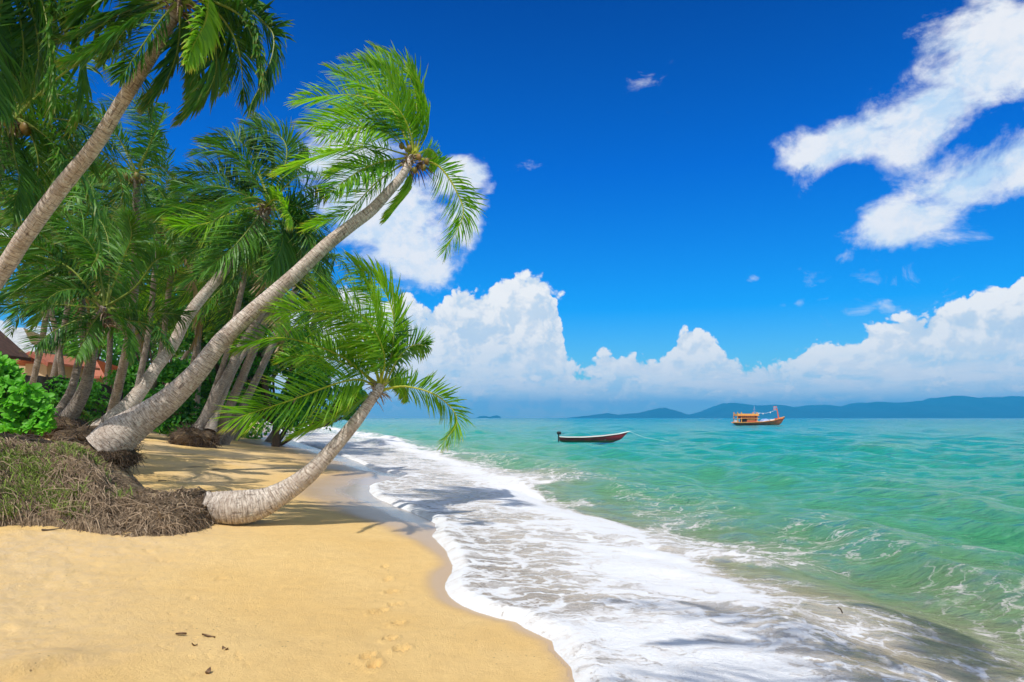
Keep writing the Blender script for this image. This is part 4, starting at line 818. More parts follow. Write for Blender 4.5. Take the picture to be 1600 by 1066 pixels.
# ------------------------------------------------------------------ the eroded bank under the palms
def bank():
    foot = [(-260,828),(-120,826),(0,822),(80,824),(150,834),(210,840),(260,838),(300,832),(335,818)]
    topy = [(-260,690),(-120,690),(0,690),(60,697),(100,700),(110,703),(134,714),(156,736),(172,762),(188,778),(250,783),(300,783),(335,790)]
    U = np.linspace(-260, 337, 330); fy = np.interp(U, *zip(*foot)); ty = np.interp(U, *zip(*topy)); rows = []
    W = np.concatenate([np.linspace(0, 1, 46), np.linspace(1.02, 2.2, 34)])
    v = []; att = []
    for u, a, b in zip(U, fy, ty):
        g = gp(u, a); Yf = g[1]; depth = np.interp(u, [-260,0,150,205,240,337], [1.5,1.35,1.15,.75,.45,.35]); Yt = Yf+depth
        ft = P(u, b, Yt); zt = ft[2]; zf = g[2]-.06
        for w in W:
            if w <= 1: k = w**1.1; hz_ = .55*w+.45*math.sin(w*math.pi/2)**.6; Y = Yf+depth*k; z = zf+(zt-zf)*hz_; 
            else: Y = Yt+(w-1)*2.6; z = zt+.04*(w-1)-ss(w, 1.25, 2.2)*(zt+.3-(gz(0, 0) if False else 0)); z = max(z, -1)
            X = (u-800)/F*min(Y, Yt+.4)
            v.append((X, Y, z)); att.append((u, w))
    v = np.array(v); att = np.array(att); zl = zland(v[:,0], v[:,1])
    back = att[:,1] > 1; v[back, 2] = np.maximum(v[back, 2], zl[back]-.15)
    n1 = fbm(v[:,0]*2.2, v[:,1]*2.2+v[:,2]*2.5, 4, .6)-.5; n2 = fbm(v[:,0]*9, v[:,2]*9+v[:,1]*5, 3, .6)-.5; e = ss(att[:,1], 0, .15)
    n3 = fbm(v[:,0]*22, v[:,2]*22+v[:,1]*12, 3, .6)-.5; v[:,1] += (-.38*n1-.14*n2-.05*n3)*e; v[:,2] += (.22*n1+.10*n2+.04*n3)*e
    nu, nw = len(U), len(W); i = np.arange(nu-1)[:,None]*nw; j = np.arange(nw-1)[None]; f = np.stack([i+j, i+nw+j, i+nw+j+1, i+j+1], -1).reshape(-1, 4)
    root = thing('root_bank', 'eroded bank of tangled brown roots and soil under the leaning palms', 'bank', (v[:,0].mean(), v[:,1].mean(), .3))
    m, n, out = newmat('bank soil'); pos = n.n('ShaderNodeNewGeometry').outputs['Position']
    a = n.noise(pos, 28, 8, .75); b = n.noise(pos, 2.2, 5, .6); c = n.mix(n.mr(a, .38, .64), (.15,.10,.055), (.50,.37,.24)); c = n.mix(n.mr(b, .50, .64, 0, .75), c, (.62,.46,.28))
    n.L(principled(n, c, .95, n.bump(a, 1, .05), .1), out.inputs[0])
    obj('soil', mk_mesh('bank', v, f), m, root)
    G = v.reshape(nu, nw, 3); r = np.random.default_rng(5); mb = MB(); mg = MB(); gl = MB()
    nrm = np.cross(np.gradient(G, axis=0), np.gradient(G, axis=1)); nrm /= np.linalg.norm(nrm, axis=2)[..., None]+1e-9
    if nrm[:, 10:40, 1].mean() > 0: nrm = -nrm
    def at(a, b): a = int(np.clip(a, 0, nu-1)); b = int(np.clip(b, 0, nw-1)); return G[a, b]+nrm[a, b]*r.uniform(.0, .03)
    for q in range(5600):   # strands creeping over the face
        a = r.uniform(95, nu-1); px = U[int(a)]; b = r.uniform(3, 60)
        dr = r.choice([0, 1, 2], p=[.45, .35, .2]); da = r.normal(0, 2.2) if dr == 0 else r.normal(0, 6); db = -r.uniform(1, 4.5) if dr != 2 else r.normal(0, 3)
        p = [at(a, b)]
        for s_ in range(4): a += da*.35+r.normal()*.7; b += db*.6; p.append(at(a, b)+r.normal(0, .012, 3))
        big = r.random() < .12; R_ = r.uniform(.006, .010) if big else r.uniform(.0012, .0032)
        if big: p = [p[0]]+[x+nrm[int(np.clip(a, 0, nu-1)), int(np.clip(b, 0, nw-1))]*.03 for x in p[1:]]
        mb.tube(p, np.linspace(R_, R_*.4, 5), 3, r.random()**1.4)
    for q in range(1900):   # hanging fringe low on the front
        a = r.uniform(170, nu-1); b = r.uniform(8, 34); p0 = at(a, b); d = np.array([r.normal(-.05, .5), -r.uniform(.2, .8), -1.0]); d /= np.linalg.norm(d); L = r.uniform(.08, .38)
        p = [p0, p0+d*L*.5+[0,-.02,.01], p0+d*L+[r.normal()*.04,0,-.03]]; p = [np.array([x[0], x[1], max(x[2], gz(x[0], x[1])+.005) if False else x[2]]) for x in p]
        mb.tube(p, [.004,.003,.0012], 3, r.random())
    for q in range(170):   # bigger dry stalks, front left
        a = r.uniform(100, 290); b = r.uniform(6, 40); p0 = at(a, b); d = np.array([r.normal(0, .8), -r.uniform(.1, .5), r.uniform(-.6, .5)]); d /= np.linalg.norm(d); L = r.uniform(.15, .55)
        mb.tube(cr([p0, p0+d*L*.5+[0,0,.03], p0+d*L+[0,-.03,-.06]], 5), np.linspace(.006, .002, 5), 4, r.uniform(.5, 1))
    obj('root_strands', mb.mesh('bankroots'), M_STR, root, kind='stuff')
    patch = [(0,720,40,30),(45,725,45,26),(30,770,60,22),(110,705,45,14),(145,703,40,14),(80,785,40,18),(120,775,30,14),(10,800,40,14),(190,775,25,8),(110,800,30,10),(-80,740,90,60),(60,745,60,20)]
    for (cx, cy, rx, ry) in patch:
        for q in range(int(rx*ry*.30)):
            px = r.normal(cx, rx*.45); a = np.interp(px, U, np.arange(nu)); py = r.normal(cy, ry*.5)
            pyg = HZ-(G[int(np.clip(a, 0, nu-1)), :50, 2]-H)*F/G[int(np.clip(a, 0, nu-1)), :50, 1]; b = int(np.argmin(abs(pyg-py))); p0 = at(a, b); L = r.uniform(.05, .15)
            d = np.array([r.normal()*.5, r.normal()*.5-.3, 1]); d /= np.linalg.norm(d); w = np.cross(d, [r.normal(), r.normal(), .1]); w /= np.linalg.norm(w); w *= .0045
            t1 = p0+d*L*.6; t2 = p0+d*L+np.array([d[0], d[1], -.35])*L*.4; gl.add([p0-w, p0+w, t1+w*.8, t1-w*.8, t1-w*.8, t1+w*.8, t2+w*.1, t2-w*.1], [[0,1,2,3],[4,5,6,7]], r.random())
    obj('grass', gl.mesh('bankgrass', False), M_GRASS, root, kind='stuff')
bank()

# ------------------------------------------------------------------ litter on the sand
M_DEAD = simple('dead leaf', (.10,.055,.03), (.20,.12,.06), 30, .7)
def dleaf(label, px, py, L, w, rz, seed):
    g = gp(px, py); g[2] += .001; t = bpy.data.objects; u = np.linspace(0, 1, 9); v = []
    ca, sa = math.cos(rz), math.sin(rz)
    for a in u:
        ww = w*math.sin(math.pi*min(1, a*1.02))**.7*.5+.001
        for s_ in (-1, 0, 1): x = (a-.5)*L; y = s_*ww; z = .010*abs(s_)+.012*math.sin(a*math.pi+seed)*.8+.01*(a-.5)**2*4; v.append((g[0]+x*ca-y*sa, g[1]+x*sa+y*ca, g[2]+z))
    v = np.array(v); f = [[i*3+j, i*3+j+3, i*3+j+4, i*3+j+1] for i in range(8) for j in range(2)]
    me = mk_mesh('dead_leaf', np.vstack([v, v-[0,0,.002]]), np.vstack([f, np.array(f)[:, ::-1]+27]))
    obj('dead_leaf', me, M_DEAD, None, label=label, category='leaf', group='dead leaves on the near sand')
dleaf('brown dead leaf on the near sand, leftmost of the lower four', 283, 994, .075, .03, .1, 0)
dleaf('long narrow dead leaf on the near sand right of the leftmost one', 326, 997, .10, .02, -.1, 1)
dleaf('small dark curled leaf just under the long narrow one', 304, 1010, .04, .03, .9, 2)
dleaf('greenish brown leaf, rightmost on the near sand', 352, 1015, .055, .03, -.5, 3)
dleaf('dark crumpled leaf closest to the bottom edge of the sand', 325, 1051, .04, .035, 1.2, 4)
def twig(label, px, py, pts, rad):
    g = gp(px, py); mb = MB(); mb.tube(cr([np.array(g)+np.array(p) for p in pts], 10), np.linspace(rad, rad*.4, 10), 6, .2); obj('twig', mb.mesh('twig'), M_STRD, None, label=label, category='twig', group='twigs on the sand')
twig('dark broken twig on the sand in front of the root bank', 78, 831, [(-.09,0,.02),(0,0,.02),(.1,.05,.03)], .013)
twig('thin dark twig lying on the sand behind the swollen bole', 305, 732, [(-.3,0,.02),(0,.1,.03),(.35,.0,.02)], .014)
twig('short twig on the sand right behind the fallen trunk', 343, 735, [(-.2,0,.02),(0,-.05,.03),(.2,.0,.02)], .014)
twig('dark stick on the sand between the bank and the long trunk', 252, 753, [(-.07,0,.02),(0,.02,.02),(.08,.05,.02)], .012)

def debris():
    r = np.random.default_rng(44); mb = MB(); spots = [(300,1010,70,32,190), (225,905,70,35,70), (150,835,160,8,70), (300,940,40,25,50), (30,870,50,30,60), (600,960,25,60,40), (400,770,90,25,60), (330,730,110,18,50)]
    for (cx, cy, rx, ry, k) in spots:
        for q in range(k):
            px, py = r.normal(cx, rx*.6), r.normal(cy, ry*.6); Y = (H-.25)*F/(py-HZ); x = (px-800)/F*Y; z = gz(x, Y)+.002; L = r.uniform(.003, .009)*(1.6 if r.random() < .12 else 1); a = r.uniform(0, 3.14); w = L*r.uniform(.3, .8)
            u = np.array([math.cos(a), math.sin(a), 0])*L; v = np.array([-math.sin(a), math.cos(a), 0])*w; c = np.array([x, Y, z]); up = np.array([0, 0, L*.45])
            mb.add([c-u, c-v, c+u, c+v, c+up], [[0,1,4,4],[1,2,4,4],[2,3,4,4],[3,0,4,4]], r.random())
    obj('sand_litter', mb.mesh('litter', False), M_STRD, None, kind='stuff')
debris()
# ------------------------------------------------------------------ fence and houses
def fence():
    pt = [(36,23.0),(80,23.5),(130,24.5),(165,25.5),(192,27)]; mb = MB(); P0 = []
    for i, (px, Y) in enumerate(pt): P0.append(((px-800)/F*Y, Y))
    n = 60; C = cr([(a, b, 0) for a, b in P0], n); hh = np.interp(np.linspace(36, 192, n), [36,100,150,192], [585,590,600,612])
    x = C[0]; t = thing('netting_fence', 'long dark netting fence behind the forked palm pair', 'fence', (x[0], x[1], gz(x[0], x[1])))
    v = []; 
    for k, (c, py) in enumerate(zip(C, hh)):
        zt = H-(py-HZ)/F*c[1]; zb = gz(c[0], c[1])-.1; w = .03*math.sin(k*1.3)
        for q in np.linspace(0, 1, 8): v.append((c[0], c[1]+w*(1-q)+.02*math.sin(k*.7+q*5), zb+(zt-zb)*q-(.03*abs(math.sin(k*.35)) if q == 1 else 0)))
    f = [[i*8+j, i*8+8+j, i*8+9+j, i*8+j+1] for i in range(n-1) for j in range(7)]
    v = np.array(v); me = mk_mesh('net', np.vstack([v, v+[0,.006,0]]), np.vstack([f, np.array(f)[:, ::-1]+len(v)]))
    obj('netting', me, simple('dark netting', (.012,.011,.011), (.03,.026,.024), 6, .9), t)
    for k in range(0, n, 12):
        c = C[k]; zt = H-(hh[k]-HZ)/F*c[1]; m_ = MB(); m_.tube([(c[0], c[1]+.06, gz(c[0], c[1])-.2), (c[0], c[1]+.06, zt+.05)], .035, 8); obj('post', m_.mesh('post'), M_STRD, t)
fence()
M_TILE = None
def m_tile():
    m, n, out = newmat('clay tiles'); tc = n.n('ShaderNodeTexCoord').outputs['Object']; w = n.n('ShaderNodeTexWave'); w.inputs['Scale'].default_value = 2.2; n.L(tc, w.inputs[0]); w.inputs['Distortion'].default_value = .3
    b = n.noise(tc, 9, 4); c = n.mix(b, (.42,.13,.075), (.66,.26,.16)); n.L(principled(n, n.mix(n.m('MULTIPLY', w.outputs['Fac'], .35), c, (.25,.07,.04)), .8, n.bump(w.outputs['Fac'], .8, .06), .2), out.inputs[0]); return m
M_TILE = m_tile(); M_WALL = simple('tan plaster', (.42,.30,.18), (.50,.37,.23), 3, .85); M_GREY = simple('grey roof sheet', (.34,.36,.38), (.48,.50,.52), 2, .6); M_FASC = simple('red brown fascia', (.24,.07,.045), (.34,.11,.07), 5, .6)
M_DARKW = simple('dark glass', (.02,.025,.03), (.04,.045,.05), 5, .15)
def house(label, x0, x1, ridge_px, eave_py, ridge_py, Y, depth, roofm, fasc=True, name='beach_house', gable=True):
    X0, X1, XR = [(p_-800)/F*Y for p_ in (x0, x1, ridge_px)]; ze = H-(eave_py-HZ)/F*Y; zr = H-(ridge_py-HZ)/F*Y; z0 = gz((X0+X1)/2, Y)-.2
    t = thing(name, label, 'house', ((X0+X1)/2, Y, z0+.2)); o = .45
    mb = MB(); xs = [(X0+o, z0), (X1-o, z0), (X1-o, ze-.05), (XR, zr-.28), (X0+o, ze-.05)]
    v = [(x, Y+.5, z) for x, z in xs]+[(x, Y+depth-.5, z) for x, z in xs]; k = 5
    mb.add(v, [[0,1,2,4],[2,3,4,4],[5,9,7,6],[7,9,8,8],[0,4,9,5],[1,6,7,2]]); obj('wall', mb.mesh('wall', False), M_WALL, t)
    rf = MB()
    for (xa, xb) in ((X0, XR), (X1, XR)):
        s_ = .14; v = [(xa, Y, ze), (xb, Y, zr), (xb, Y+depth, zr), (xa, Y+depth, ze), (xa, Y, ze-s_), (xb, Y, zr-s_), (xb, Y+depth, zr-s_), (xa, Y+depth, ze-s_)]
        rf.add(v, [[0,1,2,3],[4,7,6,5],[0,4,5,1],[2,6,7,3],[0,3,7,4],[1,5,6,2]])
    r_o = obj('roof', rf.mesh('roof', False), roofm, t)
    if fasc:
        fb = MB()
        for xa in (X0, X1):
            v = [(xa, Y-.03, ze-.02), (XR, Y-.03, zr-.02), (XR, Y-.03, zr-.26), (xa, Y-.03, ze-.26)]; v = v+[(a, b-.04, c) for a, b, c in v]; fb.add(v, [[0,1,2,3],[4,7,6,5],[0,4,5,1],[3,2,6,7],[0,3,7,4],[1,5,6,2]])
        q = obj('fascia', fb.mesh('fascia', False), M_FASC, r_o); q.location = (0, 0, 0)
    w = MB(); w.box(((X0+X1)/2, Y+.48, (z0+ze)/2+.3), (min(1.2, (X1-X0)*.25), .05, 1.0)); obj('window', w.mesh('window', False), M_DARKW, t)
def hip_house(label, x0, x1, r0, r1, eave_py, ridge_py, Y, depth, roofm):
    X0, X1, R0, R1 = [(p_-800)/F*Y for p_ in (x0, x1, r0, r1)]; ze = H-(eave_py-HZ)/F*Y; zr = H-(ridge_py-HZ)/F*(Y+depth/2); z0 = gz((X0+X1)/2, Y)-.2
    R0, R1 = [(p_-800)/F*(Y+depth/2) for p_ in (r0, r1)]
    t = thing('beach_house', label, 'house', ((X0+X1)/2, Y, z0+.2)); o = .6
    w = MB(); w.box(((X0+X1)/2, Y+depth/2, (z0+ze)/2-.04), (X1-X0-2*o, depth-2*o, ze-z0-.08)); obj('wall', w.mesh('wall', False), M_WALL, t)
    v = np.array([(X0,Y,ze),(X1,Y,ze),(X1,Y+depth,ze),(X0,Y+depth,ze),(R0,Y+depth/2,zr),(R1,Y+depth/2,zr)]); v = np.vstack([v, v-[0,0,.15]])
    f = [[0,1,5,4],[2,3,4,5],[1,2,5,5],[3,0,4,4],[6,9,8,7],[0,6,7,1],[1,7,8,2],[2,8,9,3],[3,9,6,0]]
    obj('roof', mk_mesh('roof', v, f, False), roofm, t)
    m_ = MB(); m_.box(((X0+X1)/2+.5, Y+o-.02, (z0+ze)/2+.2), (1.2, .05, 1.1)); obj('window', m_.mesh('window', False), M_DARKW, t)
house('tan house with a red tiled gable above the dark fence', 18, 76, 46, 566, 549, 40, 5, M_TILE)
hip_house('house with a pale grey roof rising behind the tan gabled house', -30, 54, 8, 36, 548, 512, 52, 9, M_GREY)
hip_house('low house whose long orange tiled roof shows between the forked palm stems', 78, 164, 92, 150, 588, 562, 46, 9, M_TILE)
house('brown gabled house cut by the left edge, behind the bright shrub', -130, -14, -72, 552, 500, 30, 2.5, simple('dark brown roof', (.07,.04,.03), (.11,.06,.045), 5, .8))

# ------------------------------------------------------------------ islands
M_ISL = simple('haze-blue hills', (.003,.05,.085), (.008,.07,.10), .004, .95, .6, 30)  # blue of the distance haze painted into the hill colour
def island(label, prof, Y, depth, seed, name='hills'):
    U = np.linspace(prof[0][0], prof[-1][0], 260); h = np.interp(U, *zip(*prof)); X = (U-800)/F*Y; r = np.linspace(-1, 1, 31); v = []
    for x, u, hh in zip(X, U, h):
        top = max((HZ-hh)/F*Y, 0)
        for q in r:
            rid = .75+.5*vnoise(np.array([u*.045+seed]), np.array([q*2.0+seed]))[0]; k = max(0, 1-abs(q)**1.4); kk = (k*rid if abs(q) > .12 else k)
            nz = (fbm(np.array([x*.007]), np.array([q*depth*.007+seed]), 4, .6)[0]-.5)
            v.append((x+q*30*nz, Y+q*depth, top*min(kk*(1+.22*nz*(abs(q) > .01)), 1.02)-3.0*(abs(q) > .97)))
    f = [[i*31+j, i*31+31+j, i*31+32+j, i*31+j+1] for i in range(259) for j in range(30)]
    obj(name, mk_mesh('isl', np.array(v), np.array(f)), M_ISL, kind='structure', label=label)
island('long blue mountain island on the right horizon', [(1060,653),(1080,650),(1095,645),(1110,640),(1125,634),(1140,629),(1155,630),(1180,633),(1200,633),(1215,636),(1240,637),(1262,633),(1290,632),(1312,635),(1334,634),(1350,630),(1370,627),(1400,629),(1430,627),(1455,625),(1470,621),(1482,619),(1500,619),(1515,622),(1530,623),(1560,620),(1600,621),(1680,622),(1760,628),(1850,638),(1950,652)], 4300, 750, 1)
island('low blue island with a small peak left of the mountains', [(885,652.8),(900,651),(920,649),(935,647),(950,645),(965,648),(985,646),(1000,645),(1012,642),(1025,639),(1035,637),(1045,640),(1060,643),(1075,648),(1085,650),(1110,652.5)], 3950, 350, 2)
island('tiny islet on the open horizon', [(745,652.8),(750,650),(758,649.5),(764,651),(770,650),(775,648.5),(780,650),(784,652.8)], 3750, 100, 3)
# far beach spit with tree line behind the low palm
def spit():
    Y = 620; U = np.linspace(300, 536, 90); h = np.interp(U, [300,380,420,450,490,520,536], [560,590,615,628,640,648,652]); v = []
    for u, hh in zip(U, h):
        X = (u-800)/F*Y; top = (HZ-hh)/F*Y+H
        for q in np.linspace(-1, 1, 13): k = max(0, 1-abs(q)**2); v.append((X, Y+q*40, -1+(top+1)*k*(.85+.3*vnoise(np.array([u*.3]), np.array([q*4+3.]))[0])))
    f = [[i*13+j, i*13+13+j, i*13+14+j, i*13+j+1] for i in range(89) for j in range(12)]
    obj('hills', mk_mesh('spit', np.array(v), np.array(f)), simple('wooded point', (.03,.07,.02), (.07,.13,.035), .25, .9, 1, 3), kind='structure')
    mb = MB(); r = np.random.default_rng(3)
spit()

# ------------------------------------------------------------------ boats
def skiff():
    Yb = H*F/(689-HZ); X0 = (874-800)/F*Yb; X1 = (983-800)/F*Yb; L = X1-X0; cx = (X0+X1)/2
    t = thing('motor_skiff', 'narrow dark red wooden skiff with a white gunwale and outboard motor', 'boat', (cx, Yb, 0))
    n = 34; u = np.linspace(0, 1, n); x = X0+u*L; sheer = np.interp(u, [0,.1,.35,.6,.85,1], [.30,.27,.27,.36,.52,.70])
    keel = np.interp(u, [0,.05,.75,.90,1], [-.02,-.12,-.14,.12,.62]); hw = np.interp(u, [0,.15,.5,.8,1], [.42,.52,.55,.36,.03]); v = []
    K = 9
    for i in range(n):
        for j in range(K):
            a = (j/(K-1)-.5)*2; w = hw[i]*np.sign(a)*abs(a)**.7; z = keel[i]+(sheer[i]-keel[i])*abs(a)**1.6; v.append((x[i]-.14*(1-abs(a))*(u[i] > .8)*(u[i]-.8)*5, Yb+w, z))
    v = np.array(v); f = [[i*K+j, i*K+K+j, i*K+K+j+1, i*K+j+1] for i in range(n-1) for j in range(K-1)]; tr = [[0,2,6,8],[2,4,6,6],[0,1,2,2],[6,7,8,8],[2,3,4,4],[4,5,6,6]]
    inn = v.copy(); inn[:,1] = Yb+(v[:,1]-Yb)*.9; inn[:,2] += .03; ff = np.vstack([f, np.array(f)[:, ::-1]+len(v), tr])
    m, nn, out = newmat('worn red hull paint'); pos = nn.n('ShaderNodeTexCoord').outputs['Object']; a = nn.noise(nn.scl(pos, 1, 1, 2.5), 2.4, 8, .7); b = nn.noise(nn.scl(pos, 1.2, 1, 3), 1.5, 3)
    c = nn.mix(nn.mr(b, .42, .62), (.28,.02,.035), (.52,.035,.055)); c = nn.mix(nn.mr(a, .64, .70), c, (.58,.44,.38)); zz = nn.n('ShaderNodeSeparateXYZ'); nn.L(pos, zz.inputs[0]); c = nn.mix(nn.mr(zz.outputs[2], .05, .0, 0, .85), c, (.16,.13,.07)); nn.L(principled(nn, c, .45, None, .4), out.inputs[0])
    obj('hull', mk_mesh('hull', np.vstack([v, inn]), ff), m, t)
    W = simple('white boat paint', (.78,.78,.76), (.86,.86,.85), 6, .4); g = MB()
    for s_ in (0, K-1):
        pts = v[s_::K]; g.tube(pts+np.array([0, 0, .012]), .030, 6)
    g.tube([v[0]+[0,0,.012], v[K-1]+[0,0,.012]], .03, 6); g.box((X1+.03, Yb, sheer[-1]+.015), (.12,.10,.05)); obj('gunwale', g.mesh('gunwale'), W, t)
    s2 = MB(); 
    for q in (.18, .42, .66): k = int(q*n); s2.box((x[k], Yb, sheer[k]-.10), (.22, hw[k]*1.7, .03))
    obj('thwart', s2.mesh('thwart', False), simple('grey thwart wood', (.22,.17,.12), (.32,.26,.19), 8, .7), t)
    M_ = simple('black outboard cowl', (.012,.012,.014), (.03,.03,.032), 6, .35); o = MB(); mx = X0-.05
    o.box((mx, Yb, .40), (.10,.10,.34)); o.box((mx-.02, Yb, .10), (.08,.05,.4)); lm = o.mesh('leg', False); mo = obj('outboard_motor', lm, M_, t)
    c_ = MB(); nu, nv = 14, 9; UU, VV = np.meshgrid(np.linspace(0, 2*math.pi, nu, endpoint=False), np.linspace(.05, math.pi-.05, nv)); sq = lambda a: np.sign(a)*np.abs(a)**.6
    vv = np.stack([sq(np.sin(VV)*np.cos(UU))*.17, sq(np.sin(VV)*np.sin(UU))*.13, sq(np.cos(VV))*.12], -1).reshape(-1, 3)+[mx+.02, Yb, .60]
    i = np.arange(nv-1)[:,None]*nu; j = np.arange(nu)[None]; j2 = (j+1) % nu; c_.add(vv, np.stack([i+j, i+j2, i+nu+j2, i+nu+j], -1).reshape(-1, 4)); c_.tube([(mx+.1,Yb,.5),(mx+.42,Yb,.54)], .02, 6); q = obj('cowl', c_.mesh('cowl'), M_, mo); q.location = (0, 0, 0)
    mr_ = MB(); e = np.array([X1+.05, Yb, .68]); mr_.tube(cr([e, e+[1.2,.1,-.42], e+[3.0,.2,-.74]], 12), .006, 4); obj('mooring_rope', mr_.mesh('rope'), W, t)
skiff()
def fishing_boat():
    Yb = H*F/(664.2-HZ); s = 80/F*Yb; X0 = (1146-800)/F*Yb; X = lambda px: (px-800)/F*Yb; Z = lambda py: H-(py-HZ)/F*Yb
    t = thing('fishing_boat', 'orange wooden fishing boat with a yellow-trimmed cabin, bow post and striped flag', 'boat', (X(1186), Yb, 0))
    OR = simple('orange hull paint', (.68,.12,.04), (.80,.20,.07), 1.2, .5); OR2 = simple('deep red cabin paint', (.42,.06,.03), (.55,.10,.05), 2, .5); YE = simple('yellow trim paint', (.78,.30,.05), (.85,.42,.10), 2, .5); WH = simple('white gear', (.75,.75,.75), (.85,.85,.85), 3, .5)
    DK = simple('dark opening', (.03,.02,.02), (.06,.04,.035), 3, .8); BL = simple('blue tarpaulin', (.16,.24,.50), (.45,.52,.68), 1.5, .6)
    n = 40; u = np.linspace(0, 1, n); px = 1145+u*(1226-1145); sh = np.interp(px, [1145,1150,1165,1185,1205,1218,1226], [660.2,660.4,660.2,659.6,657.2,654,651.6]); bt = np.interp(px, [1145,1152,1215,1221,1226], [661.2,665.2,665.4,661.5,652.5]); hw = np.interp(u, [0,.1,.5,.8,1], [1.2,1.7,1.9,1.3,.06]); K = 9; v = []
    for i in range(n):
        for j in range(K): a = (j/(K-1)-.5)*2; zb, zt = Z(bt[i]), Z(sh[i]); v.append((X(px[i]), Yb+hw[i]*np.sign(a)*abs(a)**.55, zb+(zt-zb)*abs(a)**1.4))
    v = np.array(v); f = [[i*K+j, i*K+K+j, i*K+K+j+1, i*K+j+1] for i in range(n-1) for j in range(K-1)]
    dk = [[i*K, i*K+K, i*K+2*K-1, i*K+K-1] for i in range(n-1)]; v2 = v.copy(); v2[:,2] -= .12
    obj('hull', mk_mesh('fhull', np.vstack([v, v2]), np.vstack([f, np.array(dk)+len(v)])), OR, t)
    g = MB()
    for s_ in (0, K-1): g.tube(v[s_::K]+[0,0,.03], .07, 5)
    obj('rail', g.mesh('rail'), YE, t); g = MB(); g.tube(v[0::K]+[0,-.06,-.38], .055, 5); obj('rubbing_strake', g.mesh('strake'), DK, t)
    def bx(name, x0, x1, y0, y1, hwid, m, par=t, Yo=0.0):
        b = MB(); b.box(((X(x0)+X(x1))/2, Yb+Yo, (Z(y0)+Z(y1))/2), (X(x1)-X(x0), hwid*2, abs(Z(y0)-Z(y1)))); o = obj(name, b.mesh(name, False), m, par)
        if par is not t: o.location = (0, 0, 0)
        return o
    cab = bx('lower_cabin', 1164, 1179, 654.4, 660.3, 1.35, OR2); up = bx('upper_cabin', 1155, 1181, 649.8, 653.8, 1.3, OR2)
    bx('deck_floor', 1148.5, 1183, 653.8, 654.4, 1.6, YE); rf = bx('cabin_roof', 1149.5, 1182, 646.6, 649.6, 1.65, YE); bx('roof_edge', 1149, 1183, 649.6, 650.1, 1.75, OR, rf)
    for x0 in (1157.5, 1160.8, 1164.1, 1167.4, 1170.7, 1174): bx('window', x0, x0+2.1, 650.9, 652.5, .02, YE, up, -1.33)
    for x0 in (1165, 1168, 1171, 1174): bx('window', x0, x0+2.0, 655.3, 657.2, .02, YE, cab, -1.38)
    bx('doorway', 1158.8, 1163.4, 654.6, 660, 1.2, DK)
    for x0 in (1149.6, 1155.6, 1179.8): 
        for s_ in (-1.4, 1.4):
            b = MB(); b.tube([(X(x0), Yb+s_, Z(660.6)), (X(x0), Yb+s_, Z(644.2))], .11, 6); obj('pillar', b.mesh('pillar'), YE, t)
    bx('stern_box', 1148.5, 1153, 656.2, 660, .8, WH); bx('deck_locker', 1202, 1209, 655.2, 658.6, .7, WH); bx('foredeck', 1212, 1221, 653.6, 655.2, .8, OR)
    # heap of nets under a tarpaulin
    nu, nv = 22, 10; UU, VV = np.meshgrid(np.linspace(0, 2*math.pi, nu, endpoint=False), np.linspace(.02, math.pi/2, nv)); k = 1+.25*(fbm(UU*1.5, VV*3, 3)-.5)
    w = np.stack([np.sin(VV)*np.cos(UU)*k*(X(1203)-X(1187))/2, np.sin(VV)*np.sin(UU)*1.1*k, np.cos(VV)*k*(Z(654.4)-Z(659.6))], -1).reshape(-1, 3)+[X(1195), Yb, Z(659.6)]
    i = np.arange(nv-1)[:,None]*nu; j = np.arange(nu)[None]; j2 = (j+1) % nu; obj('net_heap', mk_mesh('heap', w, np.stack([i+j, i+j2, i+nu+j2, i+nu+j], -1).reshape(-1, 4)), BL, t)
    b = MB(); b.tube([(X(1217), Yb, Z(655)), (X(1213.6), Yb, Z(638))], [.16,.10], 8); bp = obj('bow_post', b.mesh('post'), OR, t)
    fl = MB(); cs = [(.55,.03,.04),(.8,.8,.8),(.03,.04,.25),(.8,.8,.8),(.55,.03,.04)]; hs_ = [1,1,2,1,1]; y0 = 635.0; tot = 5.4; acc = 0; fo = None
    for c, hh in zip(cs, hs_):
        ya = y0+tot*acc/6; yb = y0+tot*(acc+hh)/6; acc += hh; vv = []
        for q in range(9): xx = X(1208.3+q*.7); yy = Yb+.12*math.sin(q*1.2); vv += [(xx, yy, Z(ya)), (xx, yy, Z(yb)), (xx, yy+.02, Z(ya)), (xx, yy+.02, Z(yb))]
        ff = []; 
        for q in range(8): o_ = q*4; ff += [[o_, o_+4, o_+5, o_+1], [o_+2, o_+3, o_+7, o_+6]]
        if fo is None: V_, F_, MI = [], [], []
        fo = 1; F_ += [[a+len(V_) for a in z] for z in ff]; MI += [len(set(MI))]*len(ff) if False else [cs.index(c)]*len(ff); V_ += vv
    me = mk_mesh('flag', np.array(V_), np.array(F_), False); 
    for c in ((.55,.03,.04),(.8,.8,.8),(.03,.04,.25)): me.materials.append(simple('flag cloth', c, c, 3, .8))
    me.polygons.foreach_set('material_index', MI); obj('flag', me, None, bp).location = (0, 0, 0)
    b = MB(); b.tube([(X(1178.5), Yb, Z(648)), (X(1178.5), Yb, Z(634))], [.08,.05], 6); b.tube([(X(1176.5),Yb,Z(640)),(X(1180.5),Yb,Z(640))], .05, 5); b.tube([(X(1177),Yb,Z(643.5)),(X(1180.5),Yb,Z(643.5))], .05, 5); mast = obj('mast', b.mesh('mast'), BL, t)
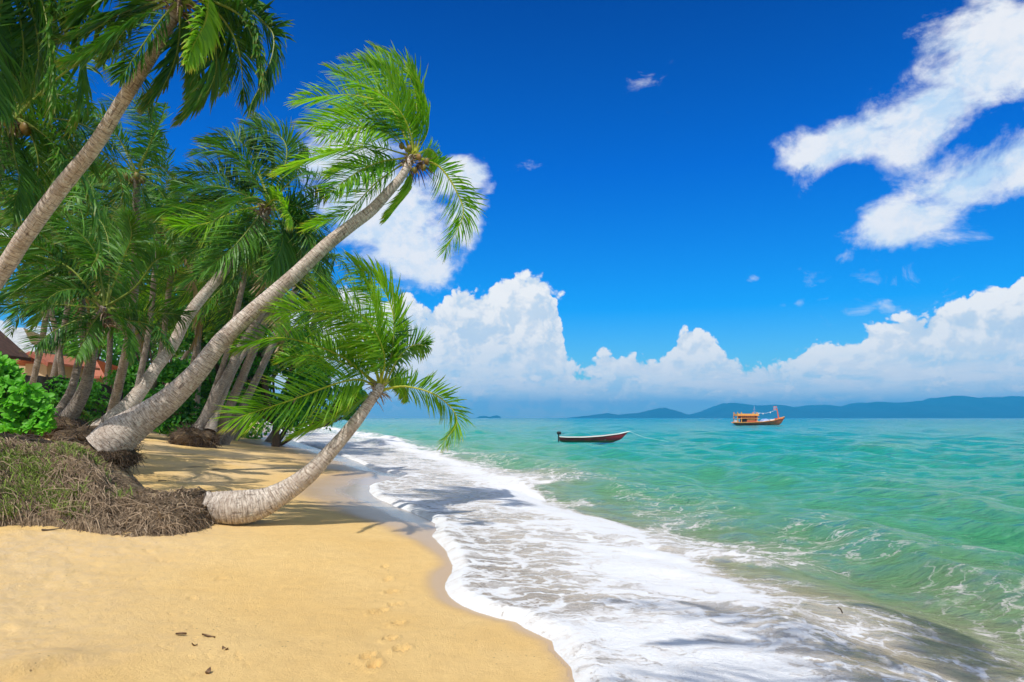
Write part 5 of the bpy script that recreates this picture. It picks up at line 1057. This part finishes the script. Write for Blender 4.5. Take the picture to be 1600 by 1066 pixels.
    b = MB(); A = np.array([X(1180), Yb, Z(645)]); B = np.array([X(1214), Yb, Z(640.5)]); b.tube(cr([A, (A+B)/2+[0,0,-.45], B], 14), .03, 4); obj('signal_line', b.mesh('line'), WH, t)
    for u_ in (.17, .36, .70):
        c = cr([A, (A+B)/2+[0,0,-.45], B], 101)[int(u_*100)]; nu, nv = 8, 6; UU, VV = np.meshgrid(np.linspace(0, 2*math.pi, nu, endpoint=False), np.linspace(.02, math.pi-.02, nv)); w = np.stack([np.sin(VV)*np.cos(UU)*.13, np.sin(VV)*np.sin(UU)*.13, np.cos(VV)*.16], -1).reshape(-1, 3)+c-[0,0,.15]
        i = np.arange(nv-1)[:,None]*nu; j = np.arange(nu)[None]; j2 = (j+1) % nu; obj('lamp', mk_mesh('lamp', w, np.stack([i+j, i+j2, i+nu+j2, i+nu+j], -1).reshape(-1, 4)), WH, t)
fishing_boat()
for lb, px, py, sc_, nm, ct in [('small dark stick poking out of the shallow foam near the bottom right', 1313, 953, .05, 'driftwood_stick', 'driftwood')]:
    Y = H*F/(py-HZ); c = P(px, py, Y); mb = MB(); mb.tube(cr([c+[.02,0,-.03], c+[0,0,.01], c+[-.025,0,.02]], 8), [.006]*7+[.003], 6, .1); obj(nm, mb.mesh(nm), M_STRD, None, label=lb, category=ct)

# ------------------------------------------------------------------ haze
def haze():
    m, n, out = newmat('haze'); v = n.n('ShaderNodeVolumePrincipled'); v.inputs['Color'].default_value = (.05,.52,1.0,1); v.inputs['Density'].default_value = 2.7e-4; v.inputs['Anisotropy'].default_value = 0.0
    n.L(v.outputs[0], out.inputs['Volume']); mb = MB(); mb.box((0, 0, 66), (13200, 13200, 168)); obj('haze', mb.mesh('haze', False), m, kind='stuff')
HAZE = True
if HAZE: haze()
SC.cycles.max_bounces = 8; SC.cycles.diffuse_bounces = 2; SC.cycles.glossy_bounces = 2; SC.cycles.transmission_bounces = 3; SC.cycles.transparent_max_bounces = 6; SC.cycles.volume_bounces = 0
SC.cycles.use_adaptive_sampling = True; SC.cycles.adaptive_threshold = .025; SC.cycles.use_denoising = True; SC.cycles.caustics_reflective = False; SC.cycles.caustics_refractive = False
